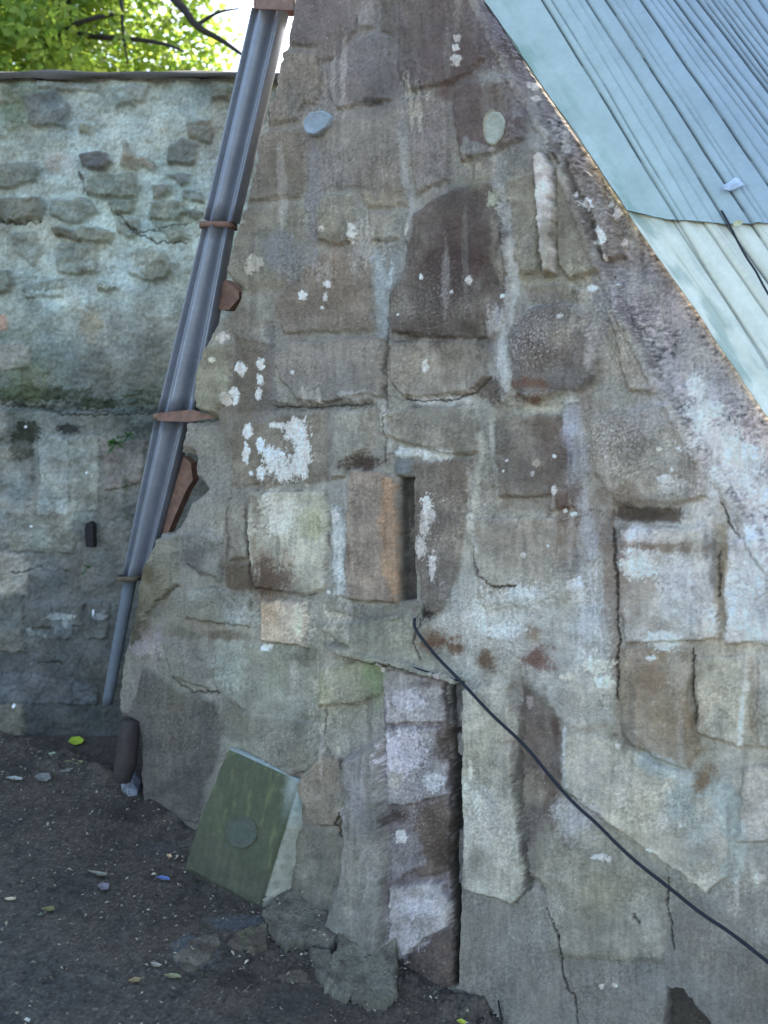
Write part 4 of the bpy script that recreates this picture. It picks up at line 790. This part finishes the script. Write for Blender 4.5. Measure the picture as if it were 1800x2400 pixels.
# ================================================================== DOWNPIPE
PE = WA  # pipe leans in its own plane just in front of the wall end
PN = Vector((-math.sin(R(18)), -math.cos(R(18)), 0)); PO = wallpt(470, 900, -.15)
def pp(px, py, off=0): return onplane(px, py, PO+PN*off, PN)
pipe = empty('downpipe', tuple(pp(262, 1660))); tag(pipe, 'grey fluted metal downpipe leaning along the left end of the stone wall', 'downpipe')
def fluted(name, L0, R0, L1, R1, m, nfl=2, label=None, n=12):
    vs = []; fs = []; K = 56
    for i in range(n+1):
        t = i/n; a = pp(L0[0]+(L1[0]-L0[0])*t, L0[1]+(L1[1]-L0[1])*t); b = pp(R0[0]+(R1[0]-R0[0])*t, R0[1]+(R1[1]-R0[1])*t)
        c = (a+b)/2; wv = (b-a)/2; wd = wv.length; wv = wv.normalized(); dn = wv.cross((pp(*L1)-pp(*L0)).normalized()); 
        if dn.dot(PN) < 0: dn = -dn
        for k in range(K):
            th = 2*math.pi*k/K; x = math.cos(th); y = math.sin(th)
            if nfl == 1: px_, py_ = x, y*.9
            else:
                sg = (abs(x)**.6)*(1 if x > 0 else -1); px_ = sg; e = (max(0, 1-abs(sg)**5))**.5
                py_ = (1 if y > 0 else -1)*e*(.40+.5*math.cos((sg*1.25+.1)*math.pi*nfl/1.35))
            vs.append(c+wv*(px_*wd)+dn*(py_*wd*(.9 if nfl > 1 else 1)))
    for i in range(n):
        for k in range(K): fs.append((i*K+k, i*K+(k+1) % K, (i+1)*K+(k+1) % K, (i+1)*K+k))
    fs.append(tuple(range(K))); fs.append(tuple(n*K+k for k in range(K)))
    o = link(name, mesh_py(vs, fs), m, pipe); tag(o, label); return o
fluted('pipe_section', (593, 22), (672, 28), (481, 516), (556, 522), M_PIPE)
fluted('pipe_section', (478, 530), (546, 532), (373, 968), (470, 962), M_PIPE)
fluted('pipe_section', (366, 985), (446, 990), (290, 1350), (352, 1352), M_PIPE)
fluted('pipe_section', (292, 1356), (320, 1356), (240, 1652), (262, 1652), M_PIPE2, 1, 'narrow round spigot at the foot')
def band(L, Rr, hgt, m, name='bracket', out=.5, tail=None, label=None):
    a = pp(*L); b = pp(*Rr); c = (a+b)/2; wv = (b-a)/2; wd = wv.length; wn = wv.normalized(); ax = Vector((0, 0, 1)); dn = PN
    vs = []; K = 32
    for s in (-.5, .5):
        for rr_ in (1.03, .9):
            for k in range(K):
                th = 2*math.pi*k/K; x, y = math.cos(th), math.sin(th); sx = (abs(x)**.55)*(1 if x > 0 else -1); sy = (abs(y)**.55)*(1 if y > 0 else -1)
                vs.append(c+wn*(sx*wd*rr_)+dn*(sy*wd*(out+.08)*rr_)+ax*(s*hgt))
    fs = []
    for (p, q2) in ((0, 2), (2, 3), (3, 1), (1, 0)):
        for k in range(K): fs.append((p*K+k, p*K+(k+1) % K, q2*K+(k+1) % K, q2*K+k))
    o = link(name, mesh_py(vs, fs), m, pipe); tag(o, label)
    if tail:
        T = [pp(x, y, of) for x, y, of in tail]; n = len(T); vs = T+[p-PN*.006 for p in T]
        fs = [tuple(range(n)), tuple(range(2*n-1, n-1, -1))]+[(i, (i+1) % n, n+(i+1) % n, n+i) for i in range(n)]
        link('fixing_plate', mesh_py(vs, fs), m, pipe, smooth=False)
band((602, 10), (692, 10), .045, M_RUST, tail=[(600,-6,.06),(690,-6,.20),(688,24,.20),(598,20,.06)])
band((474, 530), (550, 530), .022, M_RUST)
band((368, 976), (456, 973), .022, M_RUST, tail=[(370,968,.06),(450,960,.15),(508,979,.20),(440,989,.15),(370,986,.06)])
band((284, 1352), (334, 1352), .022, M_COLLAR, 'collar', .9, label='rusty collar where the pipe narrows')
def plate(name, pts, off, m, label, cat, th=.03, parent=None, pf=None):
    pf = pf or pp; P = [pf(a, b, off) for a, b in pts]; n = len(P); vs = P+[p-PN*th for p in P]
    fs = [tuple(range(n)), tuple(range(2*n-1, n-1, -1))]+[(i, (i+1) % n, n+(i+1) % n, n+i) for i in range(n)]
    o = link(name, mesh_py(vs, fs), m, parent, smooth=False); tag(o, label, cat); return o
plate('clay_brick', [(508,668),(530,655),(560,684),(560,700),(536,726),(512,724),(500,700)], .0, M_RUST, 'small orange clay brick wedged between the downpipe and the wall notch', 'brick', .08)
plate('clay_slab', [(430,1070),(447,1085),(452,1125),(436,1150),(412,1205),(394,1248),(378,1258),(398,1180)], .0, M_RUST, 'rusty orange clay slab showing behind the pipe below the copper bracket', 'slab', .05)

# brown clay pipe shoe at the foot of the wall
A0 = gpt(290, 1808); up_ = wallpt(305, 1690)
pts = [wallpt(308, 1688, .03), wallpt(302, 1730, .035), wallpt(297, 1775, .04), wallpt(290, 1810, .045), wallpt(286, 1830, .05)]
vs, fs = tube(spline(pts, 5), [.033+.012*math.sin(i/20*math.pi) for i in range(21)], 16)
tag(link('clay_pipe', mesh_py(vs, fs), M_BROWN), 'short dark brown upright clay pipe at the bottom left corner of the stone wall', 'pipe')

# ================================================================== CABLES
CB = [(972,1448),(975,1476),(1020,1535),(1080,1597),(1150,1672),(1230,1748),(1300,1832),(1345,1882),(1400,1932),(1450,1982),(1500,2027),(1570,2082),(1640,2138),(1700,2178),(1750,2215),(1810,2262),(2000,2400)]
vs, fs = tube(spline([wallpt(a, b, .045+.004*math.sin(i*1.7)) for i, (a, b) in enumerate(CB)], 8), .0050, 10)
tag(link('cable', mesh_py(vs, fs), M_CABLE), 'black cable sagging diagonally down across the stone wall to the right edge', 'cable')
vs, fs = tube(spline([wallpt(a, b, .04) for a, b in [(853,1543),(900,1549),(960,1562),(1020,1580),(1082,1598)]], 6), .0026, 6)
tag(link('cable', mesh_py(vs, fs), M_CABLE), 'thin short black wire meeting the long cable above the dark cleft', 'wire')

# ================================================================== LEANING SLAB
def slabpt(px, py, off): return onplane(px, py, SO+SN*off, SN)
g0 = gpt(620, 2128); g1 = gpt(440, 2045)
bd = Vector((g0.x-g1.x, g0.y-g1.y, g0.z-g1.z)).normalized(); fn = Vector((bd.y, -bd.x, 0)).normalized()
if fn.y > 0: fn = -fn
SN = (fn*math.cos(R(16))+Vector((0, 0, 1))*math.sin(R(16))).normalized(); SO = g1
FP = [(532,1757),(620,1795),(705,1832),(700,1870),(668,1985),(640,2060),(607,2134),(520,2095),(428,2040),(455,1960),(492,1860)]
nx, nz = 90, 110; TL, TR, BR, BL = (534,1757), (722,1845), (608,2134), (430,2038)
SXY = []; TH = .15
X0 = np.linspace(0, 1, nx); Z0 = np.linspace(0, 1, nz); a_, b_ = np.meshgrid(X0, Z0); a_ = a_.ravel(); b_ = b_.ravel()
TRf = (700, 1832)
ppx = (TL[0]*(1-a_)+TRf[0]*a_)*(1-b_)+(BL[0]*(1-a_)+BR[0]*a_)*b_; ppy = (TL[1]*(1-a_)+TRf[1]*a_)*(1-b_)+(BL[1]*(1-a_)+BR[1]*a_)*b_
ppx = ppx-6*np.sin(b_*np.pi)*(1-a_); ppy = ppy
P3 = np.array([slabpt(float(x), float(y), 0) for x, y in zip(ppx, ppy)])
ed = np.minimum(np.minimum(a_, 1-a_)*nx, np.minimum(b_, 1-b_)*nz)
hN = -.008*(1-ss(0, 3.5, ed))+.004*fbm(ppx/40, ppy/40, 401, 4)+.0015*fbm(ppx/8, ppy/8, 403, 2)
P3 = P3+hN[:, None]*np.array(SN)
st = fbm(ppx/14+ppy/60, ppy/90-ppx/50, 405, 4); mo = fbm(ppx/60, ppy/60, 407, 4)
cg = lin((90,93,70)); cy_ = lin((106,108,74)); cd = lin((84,84,68)); cw = lin((150,152,138))
t1 = ss(.1, .5, st+.4*mo)[:, None]; cc = cg*(1-t1)+cy_*t1; t2 = ss(.45, .9, b_+.3*mo)[:, None]; cc = cc*(1-t2*.8)+cd*t2*.8
t3 = (ss(.80, .97, a_+.15*mo)*ss(.35, .1, b_+.1*mo))[:, None]; cc = cc*(1-t3)+cw*t3
cc = sat(cc, 1.0)*1.1*np.array([.98, .98, .95])*.80*(1+.25*st+.2*mo)[:, None]
slab = empty('leaning_slab', tuple((g0+g1)/2)); tag(slab, 'square mossy green stone slab leaning against the foot of the stone wall', 'slab')
q = grid_quads(nx, nz)
ng = len(P3); back = P3-np.array(SN)*TH-hN[:, None]*np.array(SN)
be = boundary_edges(q); bv = np.unique(be); mp = np.zeros(ng, int); mp[bv] = np.arange(len(bv)); nb = len(bv)
lev = [.0, .006, .025, .05, .08, .11, TH]; cs = []; cc2 = []
for k, dd in enumerate(lev):
    jj = .006*fbm(ppx[bv]/12, ppy[bv]/12+dd*200, 411, 3)*(k > 0); cen = P3.mean(0); outv = P3[bv]-cen; outv /= np.linalg.norm(outv, axis=1)[:, None]
    cs.append(P3[bv]-np.array(SN)*dd+(a_[bv] > .985)[:, None]*np.array(bd)[None]*(.055*min(1, dd/.1)+.004*np.sin(b_[bv]*23)[:, None]*(dd > .01))+outv*(jj[:, None]+(.004 if 0 < k < 6 else 0)))
    gg = lin((150,146,128))*1.4*(1+.35*fbm(ppx[bv]/20, ppy[bv]/20+dd*99, 413, 3))[:, None]; topm = (ss(.4, .15, b_[bv]))[:, None]; gg = gg*(1-topm)+lin((160,168,158))*1.35*topm
    cc2.append(gg if k else cc[bv]*.5+gg*.5)
cs = np.concatenate(cs); cc2 = np.concatenate(cc2); qs = np.concatenate([np.stack([mp[be[:, 0]]+k*nb, mp[be[:, 0]]+(k+1)*nb, mp[be[:, 1]]+(k+1)*nb, mp[be[:, 1]]+k*nb], 1) for k in range(len(lev)-1)])
link('slab_face', mesh_np(P3, q, cc), M_SLAB, slab)
tag(link('slab_edge', mesh_np(cs, qs, cc2), M_STONE, slab), 'pale broken edge of the slab')
link('slab_back', mesh_np(back, q, cc*.7), M_SLAB, slab)
c0 = slabpt(565, 1950, .004); ex = (slabpt(603, 1950, .004)-c0); ey = (slabpt(565, 1912, .004)-c0)
vs = []; fs = []
for a, hh in ((1.0, -.012), (1.0, .0005), (.95, .0022), (.9, .0015), (.4, .0015)):
    for k in range(48): t = 2*math.pi*k/48; vs.append(c0+ex*(a*math.cos(t))+ey*(a*math.sin(t))+SN*hh)
for r0 in range(4):
    for k in range(48): fs.append((r0*48+k, r0*48+(k+1) % 48, (r0+1)*48+(k+1) % 48, (r0+1)*48+k))
fs.append(tuple(192+k for k in range(48)))
link('round_inset', mesh_py(vs, fs, [tuple(lin((88,88,70))*1.0)]*144+[tuple(lin((86,90,76))*1.0)]*96), M_STONE, slab)

# ================================================================== STONES, BROKEN CONCRETE
def rock(name, pts, base_off, thick, col, label, cat, group=None, seed=1, m=None, dome=.5, smooth=False, rough=.05):
    """chunk of stone or concrete crust: an outline on the ground, broken sides, uneven top"""
    P = [gpt(*p) for p in pts]; c = sum(P, Vector())/len(P); n = len(P); r = random.Random(seed); Q = []
    for i in range(n):
        for k in range(7):
            a = P[i].lerp(P[(i+1) % n], k/7); Q.append(a+(a-c)*r.uniform(-rough, rough))
    n = len(Q); vs = []; cl = []; fs = []; lv = [(1.03, -.05), (1.0, thick*.5), (.985, thick*.9), (.93, thick), (.8, thick*(1+.1*dome)), (.62, thick*(1+.2*dome)), (.42, thick*(1+.28*dome)), (.2, thick*(1+.3*dome))]
    for l, (a, hh) in enumerate(lv):
        for p in Q:
            X = c+(p-c)*a; e = float(fbm(np.array([X.x*14.]), np.array([X.y*14.]), seed+40, 4)[0]); f2 = float(pn(np.array([X.x*70.]), np.array([X.y*70.]), seed+50)[0])
            vs.append(X+Vector((r.uniform(-.001, .001), r.uniform(-.001, .001), base_off+hh+(.007*e+.003*f2 if hh > 0 else 0)))); cl.append(tuple(np.array(col)*(1+.5*e+.5*f2)))
    for l in range(len(lv)-1):
        for k in range(n): fs.append((l*n+k, l*n+(k+1) % n, (l+1)*n+(k+1) % n, (l+1)*n+k))
    vs.append(c+Vector((0, 0, base_off+thick*(1+.3*dome)))); cl.append(tuple(col)); l = len(lv)-1
    for k in range(n): fs.append((l*n+k, l*n+(k+1) % n, len(vs)-1))
    o = link(name, mesh_py(vs, fs, cl), m or M_STONE, smooth=smooth); tag(o, label, cat, group); return o
rock('round_stone', [(282,1838),(300,1826),(325,1828),(332,1850),(322,1868),(302,1870),(286,1858)], 0, .035, lin((120,122,126))*1.3, 'pale round cobble on the dirt at the left foot of the stone wall', 'stone', seed=3, dome=2, smooth=True)
CG = 'broken concrete pieces at the foot of the wall'
def crust(pts, thick, col, label, seed, rise=0, rw=.07):
    Q = [gpt(*t) for t in pts]; x0, x1 = min(v.x for v in Q)-.02, max(v.x for v in Q)+.02; y0, y1 = min(v.y for v in Q)-.02, max(v.y for v in Q)+.02
    xs_ = np.arange(x0, x1, .0035); ys_ = np.arange(y0, y1, .0035); X, Y = np.meshgrid(xs_, ys_); X = X.ravel(); Y = Y.ravel()
    wx = X+.007*fbm(X*22, Y*22, seed, 3)*2; wy = Y+.007*fbm(X*22, Y*22, seed+3, 3)*2
    d = poly_sdf(wx, wy, [(v.x, v.y) for v in Q]); dwl = (X-PA.x)*NH.x+(Y-PA.y)*NH.y
    z = gz(X, Y)-.012+(thick+.012)*ss(0, .008, d)+.006*fbm(X*20, Y*20, seed+5, 4)+.0016*fbm(X*110, Y*110, seed+9, 3)+rise*np.exp(-np.clip(dwl, 0, 9)/rw)
    c = lin(col)*1.6*np.array([1.16, 1, .82])*(1+.45*fbm(X*16, Y*16, seed+11, 4)+.5*fbm(X*90, Y*90, seed+15, 3))[:, None]
    dirt = ss(.0, .35, fbm(X*12, Y*12, seed+21, 4)+.25*ss(.02, 0, d))[:, None]*.7; c = c*(1-dirt)+lin((94,84,72))*dirt
    q = grid_quads(len(xs_), len(ys_)); q = q[d[q].min(1) > -.001]
    be = boundary_edges(q); P = np.stack([X, Y, z], 1); bv = np.unique(be); mp = np.zeros(len(P), int); mp[bv] = np.arange(len(bv))+len(P)
    P2 = np.concatenate([P, P[bv]-np.array([0, 0, .05])]); q2 = np.concatenate([q, np.stack([be[:, 0], be[:, 1], mp[be[:, 1]], mp[be[:, 0]]], 1)])
    tag(link('concrete_fragment', sub_mesh(P2, q2, np.concatenate([c, c[bv]*.8]), np.ones(len(q2), bool)), M_WALL), label, 'rubble', CG)
crust([(610,2150),(655,2110),(700,2085),(745,2085),(790,2110),(815,2200),(775,2240),(720,2222),(665,2236),(636,2205)], .026, (92,94,88), 'largest broken piece of the worn concrete lip right of the leaning slab', 401, .03)
crust([(525,2212),(560,2186),(632,2168),(634,2225),(600,2238),(560,2230)], .016, (84,82,72), 'flat brownish concrete piece in front of the leaning slab corner', 411)
crust([(722,2232),(778,2240),(800,2300),(770,2325),(735,2295)], .022, (88,90,84), 'narrow concrete piece beside the dark hollow', 421, .03)
crust([(640,2288),(700,2272),(735,2285),(720,2308),(675,2304)], .010, (80,78,70), 'thin low concrete chip below the dark hollow', 431)
crust([(752,2330),(780,2250),(800,2160),(850,2130),(935,2180),(935,2345),(905,2372),(850,2362),(800,2352)], .026, (96,99,92), 'broad concrete toe spreading under the wall column, nearest the camera', 441, .10, .05)
crust([(400,2245),(445,2200),(505,2188),(525,2205),(495,2250),(450,2282),(420,2272)], .005, (94,93,86), 'smooth grey cement smear on the asphalt left of the other pieces', 451)

# ================================================================== PLANTS AND LEAVES
def sprig(name, origin, nd, up, n, size, label, seed):
    r = random.Random(seed); V_, F_, cl = [], [], []
    t = empty(name, tuple(origin)); tag(t, label, 'plant')
    sv, sf = [], []
    for i in range(n):
        d = (Vector((r.uniform(-1, 1), 0, r.uniform(-.9, .7)))+nd*r.uniform(.2, .9)).normalized(); L = size*r.uniform(.4, 1)
        tip = origin+d*L+Vector((0, 0, -L*.2)); v, f = tube([origin, origin.lerp(tip, .5)+Vector((0, 0, L*.06)), tip], .0012, 5); k = len(sv); sv += v; sf += [tuple(x+k for x in y) for y in f]
        for j in range(7):
            c = origin.lerp(tip, .25+.75*j/6); s = size*.14*r.uniform(.6, 1.2)
            for sg in (-1, 1):
                a = (d.cross(nd)*sg+d*.4+nd*r.uniform(-.3, .3)).normalized(); b = d; k = len(V_)
                V_ += [c, c+a*s*.5+b*s*.35+nd*s*.1, c+a*s, c+a*s*.5-b*s*.35]; F_.append((k, k+1, k+2, k+3)); g = r.uniform(.6, 1.4); cl += [(g, g, g)]*4
    link('stem', mesh_py(sv, sf), M_FERN, t); link('foliage', mesh_py(V_, F_, cl), M_FERN, t, smooth=False)
ny = Vector((0, -1, 0))
sprig('fern', farpt(272, 1040, FY-.07), ny, 1, 9, .075, 'small bright green fern growing just under the mossy ledge', 1)
sprig('fern', farpt(300, 1022, FY-.07), ny, 1, 6, .055, 'smaller green fern right of the bright one under the ledge', 4)
sprig('fern', farpt(205, 1330, FY-.05), ny, 1, 5, .045, 'tiny green sprig on the far wall below the iron stub', 2)
sprig('weed_sprout', gpt(463, 2070, .005), Vector((0, 0, 1)), 1, 4, .022, 'tiny weed sprouting at the lower left edge of the leaning slab', 3)
def gp2(a, b, off): return gpt(a, b, off)
LG = 'fallen leaves on the asphalt'
for P, off, c, lb in (
    ([(160,1738),(168,1728),(185,1726),(197,1734),(192,1742),(175,1746)], .016, (150,168,50), 'bright yellow green fallen leaf near the far wall'),
    ([(113,1766),(125,1762),(140,1770),(146,1776),(130,1778)], .014, (150,160,130), 'pale curled leaf below the yellow green one'),
    ([(146,1778),(160,1774),(180,1782),(196,1784),(188,1790),(165,1788)], .014, (140,136,84), 'olive brown curled leaf beside the pale one'),
    ([(80,1820),(95,1812),(115,1812),(120,1824),(108,1832),(90,1828)], .016, (118,114,104), 'grey dry leaf lying furthest left of the big ones'),
    ([(14,1822),(35,1819),(55,1824),(50,1828),(30,1827)], .012, (150,150,140), 'thin whitish strip of leaf at the left edge of the asphalt'),
    ([(138,1808),(155,1802),(172,1800),(165,1808),(150,1811)], .012, (112,108,98), 'small grey leaf right of the grey dry leaf'),
    ([(228,2075),(240,2068),(256,2072),(254,2084),(238,2086)], .012, (112,106,108), 'round greyish pink leaf in the middle of the asphalt'),
    ([(205,2040),(225,2042),(250,2046),(252,2051),(232,2052)], .012, (120,116,98), 'thin curled leaf above the greyish pink one'),
    ([(10,2106),(24,2103),(38,2103),(36,2108),(20,2110)], .012, (176,160,128), 'tan leaf bit at the left edge of the asphalt'),
    ([(96,2130),(110,2125),(126,2124),(128,2132),(112,2136)], .012, (104,96,60), 'olive leaf bit left of the middle of the asphalt'),
    ([(353,2256),(365,2255),(380,2262),(372,2266),(356,2264)], .012, (138,128,112), 'pale bark chip left of the cement smear'),
    ([(384,2285),(400,2281),(420,2284),(425,2290),(400,2292)], .012, (120,118,84), 'olive leaf at the lower edge of the cement smear'),
    ([(300,2298),(316,2290),(332,2292),(326,2300),(310,2302)], .012, (128,112,78), 'brown crumpled leaf below the pale bark chip'),
    ([(390,2003),(400,2001),(403,2008),(396,2012)], .014, (176,146,112), 'tan leaf bit close to the left corner of the leaning slab'),
    ([(366,2055),(378,2052),(396,2056),(398,2063),(380,2062)], .012, (84,98,134), 'small bluish plastic bit left of the leaning slab'),
    ([(1070,2392),(1080,2388),(1092,2394),(1090,2400),(1078,2398)], .03, (168,172,60), 'yellow green leaf at the bottom edge right of the cleft'),
    ([(56,2390),(62,2385),(72,2390),(68,2396)], .012, (168,164,150), 'white chip in the bottom left corner')):
    flake('fallen_leaf' if 'leaf' in lb else 'litter_chip', P, off, lin(c)*1.3, lb, 'leaf' if 'leaf' in lb else 'chip', group=LG if 'leaf' in lb else None, pf=gp2, thick=.0015, curl=.006)
# fine litter: uncountable crumbs of leaf, grit and bark
r = random.Random(9); V_, F_, cl = [], [], []
for k in range(12000):
    x = r.uniform(-1.9, .6); y = r.uniform(1.5, 3.7); dwl = (x-PA.x)*NH.x+(y-PA.y)*NH.y
    if dwl < .02: continue
    if r.random() > (.25+.75*math.exp(-dwl/.45)): continue
    z = float(gz(x, y))+r.uniform(.004, .02)+(.03 if dwl < .14 else 0); s = r.uniform(.002, .0085)*(1.6 if r.random() < .06 else 1); th = r.uniform(0, 6.3); el = r.uniform(.2, .7)
    a = Vector((math.cos(th), math.sin(th), r.uniform(-.3, .3)))*s; b = Vector((-math.sin(th), math.cos(th), r.uniform(-.4, .4)))*s*el; c = Vector((x, y, z)); k0 = len(V_)
    V_ += [c-a, c-b+Vector((0, 0, s*.3)), c+a, c+b+Vector((0, 0, s*.3)), c+Vector((0, 0, s*.7))]; F_ += [(k0, k0+1, k0+4), (k0+1, k0+2, k0+4), (k0+2, k0+3, k0+4), (k0+3, k0, k0+4)]
    col = r.choice([(60,50,42), (70,60,48), (84,72,58), (52,48,44), (96,88,74), (118,108,86), (66,70,56), (140,130,108), (44,40,38)]); g = r.uniform(.9, 1.9); cl += [tuple(lin(col)*g)]*5
tag(link('leaf_litter', mesh_py(V_, F_, cl), M_FALL, smooth=False), 'scattered crumbs of leaf, bark and grit over the asphalt', kind='stuff')
# twigs on the debris heap
for i, (P, rad, lb) in enumerate((([(1168,2345),(1172,2370),(1178,2395)], .003, 'short dark twig standing up from the debris right of the cleft'), ([(1120,2396),(1150,2378),(1185,2385),(1205,2398)], .006, 'curved dark root lying on the debris right of the cleft'), ([(672,2078),(690,2088),(705,2095)], .003, 'pale thin twig beside the right edge of the leaning slab'))):
    pts = [gpt(a, b, .03+.03*(j if i == 0 else 0)) for j, (a, b) in enumerate(P[::-1] if i == 0 else P)]
    vs, fs = tube(spline(pts, 5), rad, 7); tag(link('twig', mesh_py(vs, fs), M_BARK if i < 2 else M_COLLAR), lb, 'twig', 'twigs on the ground by the wall')
